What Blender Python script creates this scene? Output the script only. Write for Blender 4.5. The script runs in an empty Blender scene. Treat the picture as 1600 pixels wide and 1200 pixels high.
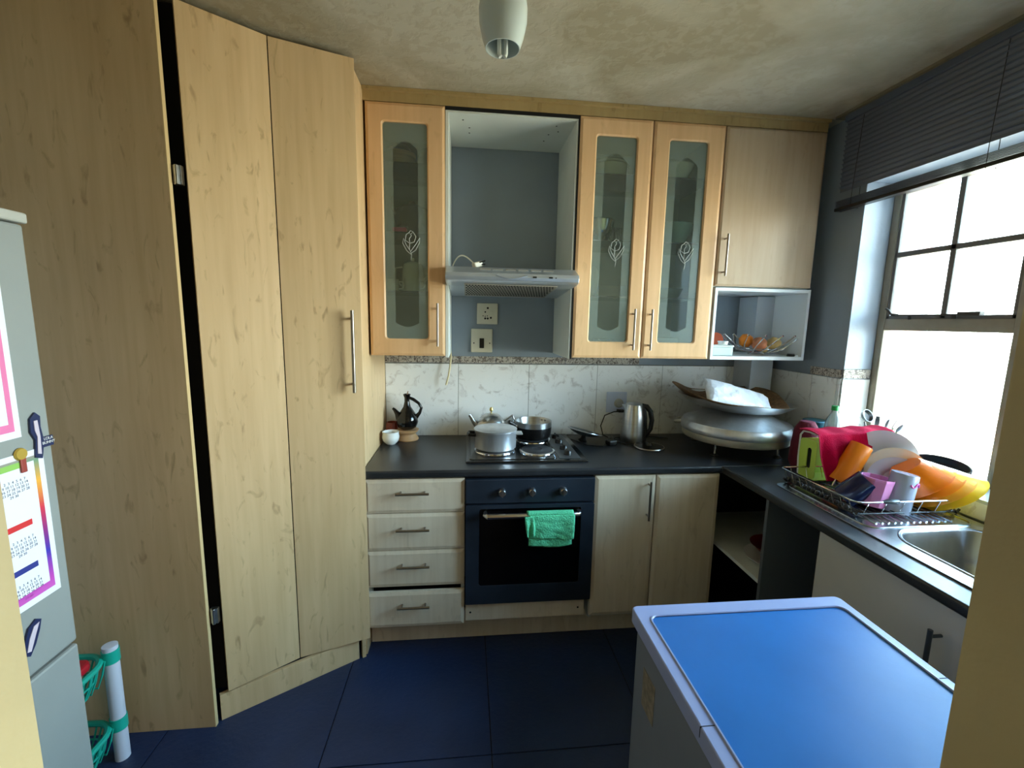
import bpy, bmesh, math, random
from mathutils import Vector, Matrix, Euler, noise
random.seed(7)
PI = math.pi
S = bpy.context.scene
COL = S.collection

# ------------------------------------------------------------------ camera
def make_camera():
    yaw, pitch, roll = 0.1052, 0.1424, 0.0199
    cy, sy, cp, sp = math.cos(yaw), math.sin(yaw), math.cos(pitch), math.sin(pitch)
    fwd = Vector((sy*cp, cy*cp, -sp)); right = Vector((cy, -sy, 0)); up = right.cross(fwd)
    r2 = right*math.cos(roll) + up*math.sin(roll)
    u2 = -right*math.sin(roll) + up*math.cos(roll)
    cd = bpy.data.cameras.new('camera'); co = bpy.data.objects.new('camera', cd); COL.objects.link(co)
    m = Matrix((r2, u2, -fwd)).transposed().to_4x4(); m.translation = Vector((0, 0, 1.5705))
    co.matrix_world = m
    cd.sensor_fit = 'HORIZONTAL'; cd.sensor_width = 36; cd.lens = 36*686.38/1600
    cd.clip_start = 0.02
    S.camera = co
make_camera()

# ------------------------------------------------------------------ sky, daylight, exposure
W = bpy.data.worlds.new('sky'); S.world = W; W.use_nodes = True
wn = W.node_tree; wn.nodes.clear()
out = wn.nodes.new('ShaderNodeOutputWorld'); bg = wn.nodes.new('ShaderNodeBackground')
tc = wn.nodes.new('ShaderNodeTexCoord'); sx = wn.nodes.new('ShaderNodeSeparateXYZ'); rp = wn.nodes.new('ShaderNodeValToRGB')
mr = wn.nodes.new('ShaderNodeMapRange'); mr.inputs['From Min'].default_value = -1; mr.inputs['From Max'].default_value = 1
wn.links.new(tc.outputs['Generated'], sx.inputs[0]); wn.links.new(sx.outputs['Z'], mr.inputs['Value'])
wn.links.new(mr.outputs[0], rp.inputs['Fac']); wn.links.new(rp.outputs['Color'], bg.inputs['Color'])
wn.links.new(bg.outputs[0], out.inputs['Surface'])
e = rp.color_ramp.elements
e[0].position = 0.0; e[0].color = (.20, .17, .11, 1)
e[1].position = 1.0; e[1].color = (.20, .52, 1.0, 1)
for p, c in ((.42, (.50, .46, .33, 1)), (.49, (.80, .86, .76, 1)), (.53, (.90, .97, 1.0, 1)), (.62, (.62, .86, 1.0, 1)), (.75, (.34, .68, 1.0, 1))):
    k = e.new(p); k.color = c
bg.inputs['Strength'].default_value = 12.0
S.view_settings.view_transform = 'Standard'; S.view_settings.look = 'None'
S.view_settings.exposure = 1.95; S.view_settings.gamma = 1; S.view_settings.use_curve_mapping = False

def portal(y0, y1, z0, z1, x):
    l = bpy.data.lights.new('window_portal', 'AREA'); l.shape = 'RECTANGLE'; l.size = z1-z0; l.size_y = y1-y0
    l.cycles.is_portal = True
    o = bpy.data.objects.new('window_portal', l); COL.objects.link(o)
    o.location = (x, (y0+y1)/2, (z0+z1)/2); o.rotation_euler = (0, PI/2, 0)
portal(.62, 1.93, .99, 2.2, 2.0)
l = bpy.data.lights.new('hall_fill', 'AREA'); l.shape = 'RECTANGLE'; l.size = .9; l.size_y = .9; l.energy = 8; l.color = (1.0, .90, .74)  # unseen fill light added behind the doorway to brighten the kitchen
hl = bpy.data.objects.new('hall_fill', l); COL.objects.link(hl); hl.location = (1.05, -.75, 2.45)

# ------------------------------------------------------------------ materials
def lin(c):
    return tuple(((v/255)/12.92 if v/255 <= .04045 else ((v/255+.055)/1.055)**2.4) for v in c[:3]) + (1,)
MATS = {}
def mat(name, c, rough=.5, metal=0, var=.0, scale=(8, 8, 8), bump=0, bscale=60, spec=.5, **kw):
    """principled with optional two-tone noise; c is sRGB 0..255"""
    if name in MATS: return MATS[name]
    m = bpy.data.materials.new(name); m.use_nodes = True; nt = m.node_tree
    b = nt.nodes['Principled BSDF']; b.inputs['Base Color'].default_value = lin(c)
    b.inputs['Roughness'].default_value = rough; b.inputs['Metallic'].default_value = metal
    b.inputs['Specular IOR Level'].default_value = spec
    for k, v in kw.items(): b.inputs[k.replace('_', ' ')].default_value = v
    t = nt.nodes.new('ShaderNodeTexCoord')
    if var:
        mp = nt.nodes.new('ShaderNodeMapping'); mp.inputs['Scale'].default_value = scale
        n = nt.nodes.new('ShaderNodeTexNoise'); n.inputs['Scale'].default_value = 1; n.inputs['Detail'].default_value = 5
        r = nt.nodes.new('ShaderNodeValToRGB')
        c0 = [min(1, v*(1-var)) for v in lin(c)[:3]]; c1 = [min(1, v*(1+var)) for v in lin(c)[:3]]
        r.color_ramp.elements[0].position = .3; r.color_ramp.elements[1].position = .7
        r.color_ramp.elements[0].color = (*c0, 1); r.color_ramp.elements[1].color = (*c1, 1)
        nt.links.new(t.outputs['Object'], mp.inputs[0]); nt.links.new(mp.outputs[0], n.inputs['Vector'])
        nt.links.new(n.outputs['Fac'], r.inputs['Fac']); nt.links.new(r.outputs['Color'], b.inputs['Base Color'])
    if bump:
        n2 = nt.nodes.new('ShaderNodeTexNoise'); n2.inputs['Scale'].default_value = bscale; n2.inputs['Detail'].default_value = 4
        bp = nt.nodes.new('ShaderNodeBump'); bp.inputs['Strength'].default_value = bump; bp.inputs['Distance'].default_value = .01
        nt.links.new(t.outputs['Object'], n2.inputs['Vector']); nt.links.new(n2.outputs['Fac'], bp.inputs['Height'])
        nt.links.new(bp.outputs[0], b.inputs['Normal'])
    MATS[name] = m; return m

def wood(name, c, dark=.80, rough=.42, fleck=.35, axis='z'):
    m = bpy.data.materials.new(name); m.use_nodes = True; nt = m.node_tree; L = nt.links
    b = nt.nodes['Principled BSDF']; b.inputs['Roughness'].default_value = rough
    b.inputs['Specular IOR Level'].default_value = .35
    t = nt.nodes.new('ShaderNodeTexCoord')
    def nz(sc, det, lo, hi, dist=0):
        mp = nt.nodes.new('ShaderNodeMapping'); mp.inputs['Scale'].default_value = sc
        n = nt.nodes.new('ShaderNodeTexNoise'); n.inputs['Scale'].default_value = 1; n.inputs['Detail'].default_value = det
        n.inputs['Distortion'].default_value = dist
        r = nt.nodes.new('ShaderNodeMapRange'); r.inputs['From Min'].default_value = lo; r.inputs['From Max'].default_value = hi
        L.new(t.outputs['Object'], mp.inputs[0]); L.new(mp.outputs[0], n.inputs['Vector']); L.new(n.outputs['Fac'], r.inputs['Value'])
        return r.outputs[0]
    def mul(a, f, v):
        mx = nt.nodes.new('ShaderNodeMix'); mx.data_type = 'RGBA'; mx.blend_type = 'MULTIPLY'
        mx.inputs['B'].default_value = (*v, 1)
        if isinstance(a, tuple): mx.inputs['A'].default_value = a
        else: L.new(a, mx.inputs['A'])
        L.new(f, mx.inputs['Factor']); return mx.outputs['Result']
    g = nz((42, 42, 2.2), 6, .35, .75, .3)
    broad = nz((5, 5, 1.2), 3, .35, .7)
    fl = nz((22, 22, 7), 8, .60, .75, 1.6)
    o1 = mul(lin(c), g, (dark, dark*.97, dark*.93)); o2 = mul(o1, broad, (.88, .86, .82)); o3 = mul(o2, fl, (1-fleck, 1-fleck*1.1, 1-fleck*1.25))
    L.new(o3, b.inputs['Base Color']); MATS[name] = m; return m

PANTRY = wood('pale beech laminate', (220, 188, 144), dark=.88)
BEECH = wood('golden beech laminate', (232, 190, 144), dark=.90, fleck=.12)
BASEW = wood('pale beech base laminate', (228, 212, 190), dark=.90, fleck=.15)
EDGE = mat('beech edging', (214, 184, 134), .5)
BLACK = mat('black plastic', (14, 14, 15), .35)
VOID = mat('painted cavity shade', (6, 6, 7), .9)  # near-black colour standing in for the shade inside gaps and cavities
STEEL = mat('brushed steel', (190, 190, 190), .28, 1, var=.12, scale=(4, 4, 60))
CHROME = mat('chrome wire', (215, 215, 218), .12, 1)
HANDLE = mat('satin nickel handle', (150, 142, 132), .3, 1)
ALU = mat('spun aluminium', (214, 216, 220), .36, .8, var=.10, scale=(30, 30, 3))
WHITE = mat('white melamine', (214, 218, 212), .5, var=.04, scale=(6, 6, 6))
WHITEGLOSS = mat('white glazed ceramic', (232, 232, 228), .15)
SLATE = mat('black slate laminate worktop', (40, 42, 46), .3, var=.35, scale=(6, 6, 6), bump=.06, bscale=300)
GREYPAINT = mat('blue grey wall paint', (140, 152, 164), .55, var=.07, scale=(3, 3, 3), bump=.05, bscale=90)
REVEAL = mat('pale blue grey reveal paint', (176, 190, 206), .5, var=.06, scale=(4, 4, 4), bump=.08, bscale=60)
FRAME = mat('putty grey painted steel', (150, 142, 126), .45, var=.08, scale=(20, 20, 20))
OVEN = mat('anthracite enamel', (42, 50, 62), .32, .25, var=.2, scale=(7, 7, 7))
OVENGLASS = mat('black oven glass', (4, 4, 5), .08)
HOB = mat('black enamelled hob', (22, 23, 25), .16)
PLATE = mat('cast iron hotplate', (58, 60, 64), .42, .3)
CREAMPL = mat('cream plastic', (222, 216, 196), .35)

def tile_mat(name, c, vein, rough=.22):
    m = bpy.data.materials.new(name); m.use_nodes = True; nt = m.node_tree; L = nt.links
    b = nt.nodes['Principled BSDF']; b.inputs['Roughness'].default_value = rough
    t = nt.nodes.new('ShaderNodeTexCoord')
    n = nt.nodes.new('ShaderNodeTexNoise'); n.inputs['Scale'].default_value = 11; n.inputs['Detail'].default_value = 8; n.inputs['Roughness'].default_value = .68; n.inputs['Distortion'].default_value = 1.4
    r = nt.nodes.new('ShaderNodeValToRGB'); r.color_ramp.elements[0].position = .54; r.color_ramp.elements[0].color = (0, 0, 0, 1)
    r.color_ramp.elements[1].position = .74; r.color_ramp.elements[1].color = (1, 1, 1, 1)
    mx = nt.nodes.new('ShaderNodeMix'); mx.data_type = 'RGBA'; mx.inputs['A'].default_value = lin(c); mx.inputs['B'].default_value = lin(vein)
    L.new(t.outputs['Object'], n.inputs['Vector']); L.new(n.outputs['Fac'], r.inputs['Fac']); L.new(r.outputs['Color'], mx.inputs['Factor']); L.new(mx.outputs['Result'], b.inputs['Base Color'])
    MATS[name] = m; return m
TILE = tile_mat('marbled cream wall tile', (244, 244, 242), (176, 166, 160))
BORDER = tile_mat('speckled border tile', (190, 182, 170), (96, 84, 78), .5)
BORDER.node_tree.nodes['Noise Texture'].inputs['Scale'].default_value = 60
BORDER.node_tree.nodes['Color Ramp'].color_ramp.elements[0].position = .48
BORDER.node_tree.nodes['Color Ramp'].color_ramp.elements[1].position = .55
GROUT = mat('grey grout', (120, 118, 110), .9)
FLOORT = mat('dark slate blue floor tile', (26, 44, 78), .42, var=.25, scale=(3, 3, 3), bump=.25, bscale=45)
FGROUT = mat('dark floor grout', (16, 18, 24), .9)

def ceiling_mat():
    m = bpy.data.materials.new('stained plaster ceiling'); m.use_nodes = True; nt = m.node_tree; L = nt.links
    b = nt.nodes['Principled BSDF']; b.inputs['Roughness'].default_value = .8
    t = nt.nodes.new('ShaderNodeTexCoord')
    def n_(s, d, lo, hi, dist=0):
        n = nt.nodes.new('ShaderNodeTexNoise'); n.inputs['Scale'].default_value = s; n.inputs['Detail'].default_value = d; n.inputs['Distortion'].default_value = dist
        r = nt.nodes.new('ShaderNodeMapRange'); r.inputs['From Min'].default_value = lo; r.inputs['From Max'].default_value = hi
        L.new(t.outputs['Object'], n.inputs['Vector']); L.new(n.outputs['Fac'], r.inputs['Value']); return r.outputs[0]
    a = n_(2.2, 5, .42, .62, .6); c = n_(26, 8, .46, .60, .4)
    m1 = nt.nodes.new('ShaderNodeMix'); m1.data_type = 'RGBA'; m1.inputs['A'].default_value = lin((158, 148, 124)); m1.inputs['B'].default_value = lin((190, 184, 166)); L.new(a, m1.inputs['Factor'])
    m2 = nt.nodes.new('ShaderNodeMix'); m2.data_type = 'RGBA'; m2.inputs['B'].default_value = lin((174, 164, 142)); L.new(m1.outputs['Result'], m2.inputs['A'])
    q = nt.nodes.new('ShaderNodeMath'); q.operation = 'MULTIPLY'; q.inputs[1].default_value = .55; L.new(c, q.inputs[0]); L.new(q.outputs[0], m2.inputs['Factor'])
    L.new(m2.outputs['Result'], b.inputs['Base Color'])
    bp = nt.nodes.new('ShaderNodeBump'); bp.inputs['Strength'].default_value = .15; bp.inputs['Distance'].default_value = .01
    L.new(c, bp.inputs['Height']); L.new(bp.outputs[0], b.inputs['Normal']); MATS['c'] = m; return m
CEIL = ceiling_mat()

def glass_mat(name, tint, trans, gloss=.12, diff=None, translucent=False, rough=.05):
    m = bpy.data.materials.new(name); m.use_nodes = True; nt = m.node_tree; L = nt.links; nt.nodes.clear()
    o = nt.nodes.new('ShaderNodeOutputMaterial'); tr = nt.nodes.new('ShaderNodeBsdfTransparent'); tr.inputs['Color'].default_value = lin(tint)
    gl = nt.nodes.new('ShaderNodeBsdfGlossy'); gl.inputs['Roughness'].default_value = rough
    df = nt.nodes.new('ShaderNodeBsdfTranslucent' if translucent else 'ShaderNodeBsdfDiffuse'); df.inputs['Color'].default_value = lin(diff or tint)
    m1 = nt.nodes.new('ShaderNodeMixShader'); m1.inputs[0].default_value = trans; L.new(df.outputs[0], m1.inputs[1]); L.new(tr.outputs[0], m1.inputs[2])
    m2 = nt.nodes.new('ShaderNodeMixShader'); lw = nt.nodes.new('ShaderNodeFresnel'); lw.inputs['IOR'].default_value = 1.45
    ad = nt.nodes.new('ShaderNodeMath'); ad.operation = 'ADD'; ad.inputs[1].default_value = gloss-.04; ad.use_clamp = True
    L.new(lw.outputs[0], ad.inputs[0]); L.new(ad.outputs[0], m2.inputs[0]); L.new(m1.outputs[0], m2.inputs[1]); L.new(gl.outputs[0], m2.inputs[2])
    L.new(m2.outputs[0], o.inputs['Surface']); MATS[name] = m; return m
PANE = glass_mat('frosted window glass', (246, 250, 250), .90, .05, (250, 250, 250), True, .3)
CABGLASS = glass_mat('cabinet door glass', (240, 249, 245), .95, .07, (222, 240, 232))
CABFROST = glass_mat('frosted cabinet glass border', (236, 246, 242), .80, .08, (215, 236, 228), False, .25)
SHELFGLASS = glass_mat('green edged shelf glass', (236, 247, 242), .97, .06, (90, 150, 130))
CLEAR = glass_mat('clear plastic', (232, 240, 240), .80, .12, (220, 230, 232))
LIDGLASS = glass_mat('smoked lid glass', (170, 180, 178), .6, .15, (110, 120, 118))

# ------------------------------------------------------------------ mesh helpers
class MB:
    def __init__(s): s.bm = bmesh.new()
    def box(s, x0, x1, y0, y1, z0, z1, M=None):
        vs = [s.bm.verts.new(v) for v in ((x0,y0,z0),(x1,y0,z0),(x1,y1,z0),(x0,y1,z0),(x0,y0,z1),(x1,y0,z1),(x1,y1,z1),(x0,y1,z1))]
        if M:
            for v in vs: v.co = M @ v.co
        for f in ((0,3,2,1),(4,5,6,7),(0,1,5,4),(1,2,6,5),(2,3,7,6),(3,0,4,7)): s.bm.faces.new([vs[i] for i in f])
        return s
    def prism(s, pts, d, M=None):
        """pts: list of 3d points polygon; d: extrusion vector"""
        d = Vector(d); a = [s.bm.verts.new(Vector(p)) for p in pts]; b = [s.bm.verts.new(Vector(p)+d) for p in pts]
        n = len(pts); s.bm.faces.new(a); s.bm.faces.new(b[::-1])
        for i in range(n): s.bm.faces.new((a[i], b[i], b[(i+1) % n], a[(i+1) % n]))
        if M:
            for v in a+b: v.co = M @ v.co
        return s
    def lathe(s, prof, seg=40, M=None, cx=0, cy=0, sq=1.0):
        rings = []
        new = []
        for r, z in prof:
            if r < 1e-5:
                v = s.bm.verts.new((cx, cy, z)); rings.append([v]); new.append(v)
            else:
                ring = [s.bm.verts.new((cx+r*math.cos(2*PI*i/seg), cy+sq*r*math.sin(2*PI*i/seg), z)) for i in range(seg)]
                rings.append(ring); new += ring
        for a, b in zip(rings, rings[1:]):
            for i in range(seg):
                j = (i+1) % seg
                if len(a) == 1 and len(b) == 1: break
                if len(a) == 1: s.bm.faces.new((a[0], b[i], b[j]))
                elif len(b) == 1: s.bm.faces.new((a[i], a[j], b[0]))
                else: s.bm.faces.new((a[i], a[j], b[j], b[i]))
        if M:
            for v in new: v.co = M @ v.co
        return s
    def tube(s, pts, r, seg=8, closed=False, rz=None):
        pts = [Vector(p) for p in pts]; n = len(pts); rings = []
        rr = r if isinstance(r, (list, tuple)) else [r]*n
        prev = None
        for i, p in enumerate(pts):
            if closed: t = (pts[(i+1) % n]-pts[i-1]).normalized()
            else: t = (pts[min(i+1, n-1)]-pts[max(i-1, 0)]).normalized()
            if prev is None:
                u = t.orthogonal().normalized()
            else:
                u = (prev - t*prev.dot(t))
                u = u.normalized() if u.length > 1e-6 else t.orthogonal().normalized()
            prev = u; w = t.cross(u)
            rings.append([s.bm.verts.new(p+(u*math.cos(2*PI*k/seg)+w*math.sin(2*PI*k/seg)*(rz or 1))*rr[i]) for k in range(seg)])
        m = n if closed else n-1
        for i in range(m):
            a, b = rings[i], rings[(i+1) % n]
            for k in range(seg): s.bm.faces.new((a[k], a[(k+1) % seg], b[(k+1) % seg], b[k]))
        if not closed: s.bm.faces.new(rings[0][::-1]); s.bm.faces.new(rings[-1])
        return s
    def sphere(s, c, r, seg=16, sc=(1, 1, 1)):
        m = Matrix.Translation(c) @ Matrix.Diagonal((*[r*k for k in sc], 1))
        bmesh.ops.create_uvsphere(s.bm, u_segments=seg, v_segments=seg//2, radius=1, matrix=m); return s
    def grid(s, fn, nu, nv, thick=0):
        g = [[s.bm.verts.new(fn(i/nu, j/nv)) for j in range(nv+1)] for i in range(nu+1)]
        for i in range(nu):
            for j in range(nv): s.bm.faces.new((g[i][j], g[i+1][j], g[i+1][j+1], g[i][j+1]))
        return s

def thing(name, label, cat, loc=(0, 0, 0), rot=(0, 0, 0), group=None):
    o = bpy.data.objects.new(name, None); o.empty_display_size = .05; COL.objects.link(o); o.location = loc; o.rotation_euler = rot
    o['label'] = label; o['category'] = cat
    if group: o['group'] = group
    return o
def put(name, mb, m, parent=None, world=False, smooth=False, bevel=0, solid=0, sub=0, label=None, bseg=2, ang=40):
    me = bpy.data.meshes.new(name); bmesh.ops.recalc_face_normals(mb.bm, faces=mb.bm.faces[:]); mb.bm.to_mesh(me); mb.bm.free(); me.materials.append(m)
    o = bpy.data.objects.new(name, me); COL.objects.link(o)
    if smooth:
        for p in me.polygons: p.use_smooth = True
        if smooth != 'all': me.set_sharp_from_angle(angle=math.radians(ang))
    if solid: md = o.modifiers.new('s', 'SOLIDIFY'); md.thickness = solid; md.offset = 0
    if sub: md = o.modifiers.new('u', 'SUBSURF'); md.levels = sub; md.render_levels = sub
    if bevel:
        md = o.modifiers.new('b', 'BEVEL'); md.width = bevel; md.segments = bseg; md.limit_method = 'ANGLE'; md.angle_limit = math.radians(30)
    if parent:
        o.parent = parent
        if world and parent.type == 'EMPTY': o.matrix_parent_inverse = Matrix.Translation(parent.location).inverted()
    if label: o['label'] = label
    return o
def tag(o, label, cat, group=None):
    o['label'] = label; o['category'] = cat
    if group: o['group'] = group
    return o
def struct(name, mb, m, parent=None, **k):
    o = put(name, mb, m, parent, **k)
    if not parent: o['kind'] = 'structure'
    return o
def dup(root, loc, rot=None, label=None):
    r = root.copy(); COL.objects.link(r); r.location = loc
    if rot is not None: r.rotation_euler = rot
    if label: r['label'] = label
    for ch in list(root.children):
        c = ch.copy(); COL.objects.link(c); c.parent = r
        for g in ch.children:
            d = g.copy(); COL.objects.link(d); d.parent = c
    return r
def text(name, s, size, M, m, parent, depth=.0006, world=False):
    cu = bpy.data.curves.new('t', 'FONT'); cu.body = s; cu.size = size; cu.extrude = depth; cu.align_x = 'CENTER'; cu.align_y = 'CENTER'
    t = bpy.data.objects.new('t', cu); COL.objects.link(t)
    me = bpy.data.meshes.new_from_object(t.evaluated_get(bpy.context.evaluated_depsgraph_get())); COL.objects.unlink(t); bpy.data.objects.remove(t)
    me.transform(M); me.materials.clear(); me.materials.append(m)
    o = bpy.data.objects.new(name, me); COL.objects.link(o); o.parent = parent
    if world and parent.type == 'EMPTY': o.matrix_parent_inverse = Matrix.Translation(parent.location).inverted()
    return o
def rrect(x0, x1, z0, z1, r, n=6):
    p = []
    for cx, cz, a in ((x1-r, z1-r, 0), (x0+r, z1-r, 90), (x0+r, z0+r, 180), (x1-r, z0+r, 270)):
        for i in range(n+1):
            t = math.radians(a+90*i/n); p.append((cx+r*math.cos(t), cz+r*math.sin(t)))
    return p
def ring_prism(mb, outer, inner, f):
    """two loops with the same point count; f(u, w, k) -> 3d point, k = 0 front, 1 back"""
    n = len(outer); V = [[mb.bm.verts.new(f(*p, k)) for p in lp] for lp in (outer, inner) for k in (0, 1)]
    of, ob, inf, ib = V
    for i in range(n):
        j = (i+1) % n
        for q in ((of[i], of[j], inf[j], inf[i]), (ob[j], ob[i], ib[i], ib[j]), (of[j], of[i], ob[i], ob[j]), (inf[i], inf[j], ib[j], ib[i])): mb.bm.faces.new(q)

XW = 1.82      # right wall
YB = 2.536     # back wall
ZC = 2.565     # ceiling

# ------------------------------------------------------------------ room shell
fl = struct('floor', MB().box(-1.65, 2.3, -2.6, 2.7, -.06, -.004), FGROUT)
mb = MB(); TS = .612
for i in range(-4, 5):
    for j in range(-7, 4):
        x0, y0 = .10+i*TS, 1.395+j*TS
        mb.box(max(x0, -1.65)+.002, min(x0+TS, 2.3)-.002, max(y0, -2.6)+.002, min(y0+TS, 2.7)-.002, -.01, 0) if x0 < 2.25 and x0+TS > -1.6 and y0 < 2.65 and y0+TS > -2.55 else None
struct('floor_tiles', mb, FLOORT, fl, bevel=.0015)
struct('ceiling', MB().box(-1.65, 2.3, -2.6, 2.7, ZC, ZC+.08), CEIL)
wb = struct('wall_back', MB().box(-1.65, 2.1, YB, YB+.12, 0, ZC), GREYPAINT)
def tiles_y(mb, xs, z0, z1, y):
    for a, b in zip(xs, xs[1:]): mb.box(a+.0012, b-.0012, y-.008, y, z0+.0012, z1-.0012)
mb = MB(); tiles_y(mb, [-.455, -.045, .366, .776, 1.179, 1.59, 1.815], .90, 1.322, YB)
struct('wall_tiles', mb, TILE, wb, bevel=.001)
struct('tile_grout', MB().box(-.455, 1.815, YB-.005, YB, .9, 1.325), GROUT, wb)
mb = MB(); tiles_y(mb, [-.455]+[-.24+.205*i for i in range(7)]+[1.03], 1.326, 1.366, YB)
struct('border_tiles', mb, BORDER, wb, bevel=.001)
# right wall with the window opening
WY0, WY1, WZ0, WZ1 = .60, 1.945, .976, 2.235
mb = MB()
mb.box(XW, 2.1, .2, YB+.12, 0, WZ0); mb.box(XW, 2.1, .2, YB+.12, WZ1, ZC)
mb.box(XW, 2.1, WY1, YB+.12, WZ0, WZ1); mb.box(XW, 2.1, .2, WY0, WZ0, WZ1)
wr = struct('wall_right', mb, GREYPAINT)
struct('window_reveal', MB().box(XW+.001, 1.965, WY1-.004, WY1, 1.372, WZ1).box(XW+.001, 1.965, WY0, WZ1 and WY0+.004, WZ0, WZ1).box(XW+.001, 1.965, WY0, WY1, WZ1-.004, WZ1), REVEAL, wr)
mb = MB()
ys = [1.95-.41*k for k in range(-2, 1)]
for a, b in ((1.965, 2.12), (2.124, 2.53)): mb.box(XW-.008, XW, a, b, .905, 1.322)
mb.box(XW-.008, XW, 1.946, 1.961, .905, 1.322)
mb.box(XW-.002, 1.962, WY1-.009, WY1-.003, .978, 1.322)
for y0 in (.62, 1.03, 1.44): mb.box(XW-.008, XW, y0, y0+.406, .905, .974)
struct('wall_tiles', mb, TILE, wr, bevel=.001)
mb = MB(); mb.box(XW-.008, XW, 1.948, 2.14, 1.326, 1.366); mb.box(XW-.002, 1.962, WY1-.009, WY1-.003, 1.326, 1.37)
struct('border_tiles', mb, BORDER, wr, bevel=.001)
SILL = mat('glazed sill tile', (196, 204, 214), .2, var=.05)
struct('trim_1', MB().box(XW-.01, 1.972, WY0, WY1, .966, .979), SILL, bevel=.002)
# outer brick reveal
BR = bpy.data.materials.new('red face brick'); BR.use_nodes = True; nt = BR.node_tree
bt = nt.nodes.new('ShaderNodeTexBrick'); bt.inputs['Color1'].default_value = lin((170, 78, 60)); bt.inputs['Color2'].default_value = lin((150, 66, 52)); bt.inputs['Mortar'].default_value = lin((190, 185, 176))
bt.inputs['Scale'].default_value = 1; bt.inputs['Brick Width'].default_value = .22; bt.inputs['Row Height'].default_value = .086; bt.inputs['Mortar Size'].default_value = .012
mp = nt.nodes.new('ShaderNodeMapping'); mp.inputs['Rotation'].default_value = (PI/2, 0, 0); tcx = nt.nodes.new('ShaderNodeTexCoord')
nt.links.new(tcx.outputs['Object'], mp.inputs[0]); nt.links.new(mp.outputs[0], bt.inputs['Vector']); nt.links.new(bt.outputs['Color'], nt.nodes['Principled BSDF'].inputs['Base Color'])
struct('brick_reveal', MB().box(1.995, 2.21, WY1-.02, WY1+.2, .9, 2.4).box(1.995, 2.21, .4, WY0, .9, 2.4).box(2.1, 2.21, .4, WY1+.2, .6, WZ0-.01), BR, wr)
# left wall, front wall with door opening, hall behind the doorway
LWALL = mat('ochre wall paint', (178, 162, 120), .6, var=.12, scale=(5, 5, 5), bump=.2, bscale=25)
struct('wall_left', MB().box(-1.65, -1.55, .2, YB, 0, ZC), GREYPAINT)
mb = MB(); mb.box(-1.65, -.295, .17, .30, 0, ZC); mb.box(.425, 2.1, .17, .30, 0, ZC); mb.box(-.295, .425, .17, .30, 2.1, ZC)
struct('wall_front', mb, LWALL)
HALL = mat('hall cream paint', (205, 190, 155), .7)
mb = MB(); mb.box(-1.65, 2.3, -2.6, -2.5, 0, ZC); mb.box(-1.65, -1.55, -2.5, .17, 0, ZC); mb.box(1.6, 1.7, -2.5, .17, 0, ZC)
struct('wall_hall', mb, HALL)

# ------------------------------------------------------------------ window
XF = 1.965
win = MB(); a0, a1 = XF, XF+.03
y0, y1 = WY0, WY1-.004
win.box(a0, a1, 1.905, y1, WZ0, WZ1-.004); win.box(a0, a1, 1.34, 1.405, WZ0, WZ1-.004); win.box(a0, a1, y0, y0+.03, WZ0, WZ1-.004)
for ya, yb in ((1.404, 1.906), (.629, 1.341)):
    for za, zb in ((WZ0+.004, 1.0), (2.19, WZ1-.005), (1.562, 1.615)): win.box(a0+.0015, a1-.0015, ya, yb, za, zb)
wf = struct('window_1', win, FRAME, bevel=.003)
mb = MB()
for ya, yb in ((1.405, 1.905), (.63, 1.34)):
    ym = (ya+yb)/2
    mb.box(a0+.004, a1-.004, ya, yb, 1.612, 1.63); mb.box(a0+.004, a1-.004, ya, yb, 2.175, 2.192)
    mb.box(a0+.004, a1-.004, ya, ya+.014, 1.615, 2.19); mb.box(a0+.004, a1-.004, yb-.014, yb, 1.615, 2.19)
    mb.box(a0+.004, a1-.004, ym-.011, ym+.011, 1.615, 2.19); mb.box(a0+.004, a1-.004, ya, yb, 1.894, 1.916)
struct('window_casement', mb, mat('dark putty steel', (104, 100, 96), .5), wf, bevel=.002)
for n, (ya, yb, za, zb) in enumerate(((1.405, 1.905, 1.0, 1.562), (1.419, 1.891, 1.63, 2.175), (.63, 1.34, 1.0, 1.562), (.644, 1.326, 1.63, 2.175))):
    struct('window_pane', MB().box(XF+.013, XF+.017, ya, yb, za, zb), PANE, wf)
# peg stay on the transom
mb = MB(); mb.box(1.945, XF, 1.52, 1.86, 1.628, 1.634); mb.tube([(1.95, 1.83, 1.632), (1.945, 1.86, 1.636), (1.94, 1.872, 1.655), (1.935, 1.88, 1.662)], .005)
mb.tube([(1.955, 1.60, 1.615), (1.952, 1.60, 1.635)], .008); mb.tube([(1.955, 1.78, 1.612), (1.952, 1.78, 1.63)], .006); mb.box(1.94, 1.962, 1.50, 1.58, 1.626, 1.642)
struct('window_stay', mb, mat('tarnished window stay', (70, 66, 62), .5, .6), wf, bevel=.001)

# ------------------------------------------------------------------ venetian blind
bl = thing('venetian_blind', 'dark grey venetian blind above the window, lowered part way with slats closed', 'blind', (1.77, 1.2, 2.13))
SLAT = mat('charcoal blind slat', (92, 100, 118), .35, .2)
BY0, BY1 = .42, 2.05
put('head_rail', MB().box(1.765, 1.815, BY0, BY1, 2.525, 2.56), SLAT, bl, True, bevel=.003)
n = 15
for k in range(n):
    z = 2.515-.021*k
    mb = MB(); prof = [(-.012, .013), (-.004, .010), (.004, .001), (.006, -.011)]
    pts = [(1.783+dx*.6-.002, z+dz) for dx, dz in prof]
    for (xa, za), (xb, zb) in zip(pts, pts[1:]):
        mb.prism([(xa, BY0, za), (xb, BY0, zb), (xb+.0012, BY0, zb+.0004), (xa+.0012, BY0, za+.0004)], (0, BY1-BY0, 0))
    put('slat', mb, SLAT, bl, True)
mb = MB()
for k in range(6): mb.box(1.765, 1.80, BY0, BY1, 2.140+.0052*k, 2.1425+.0052*k)
put('gathered_slats', mb, SLAT, bl, True)
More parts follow.
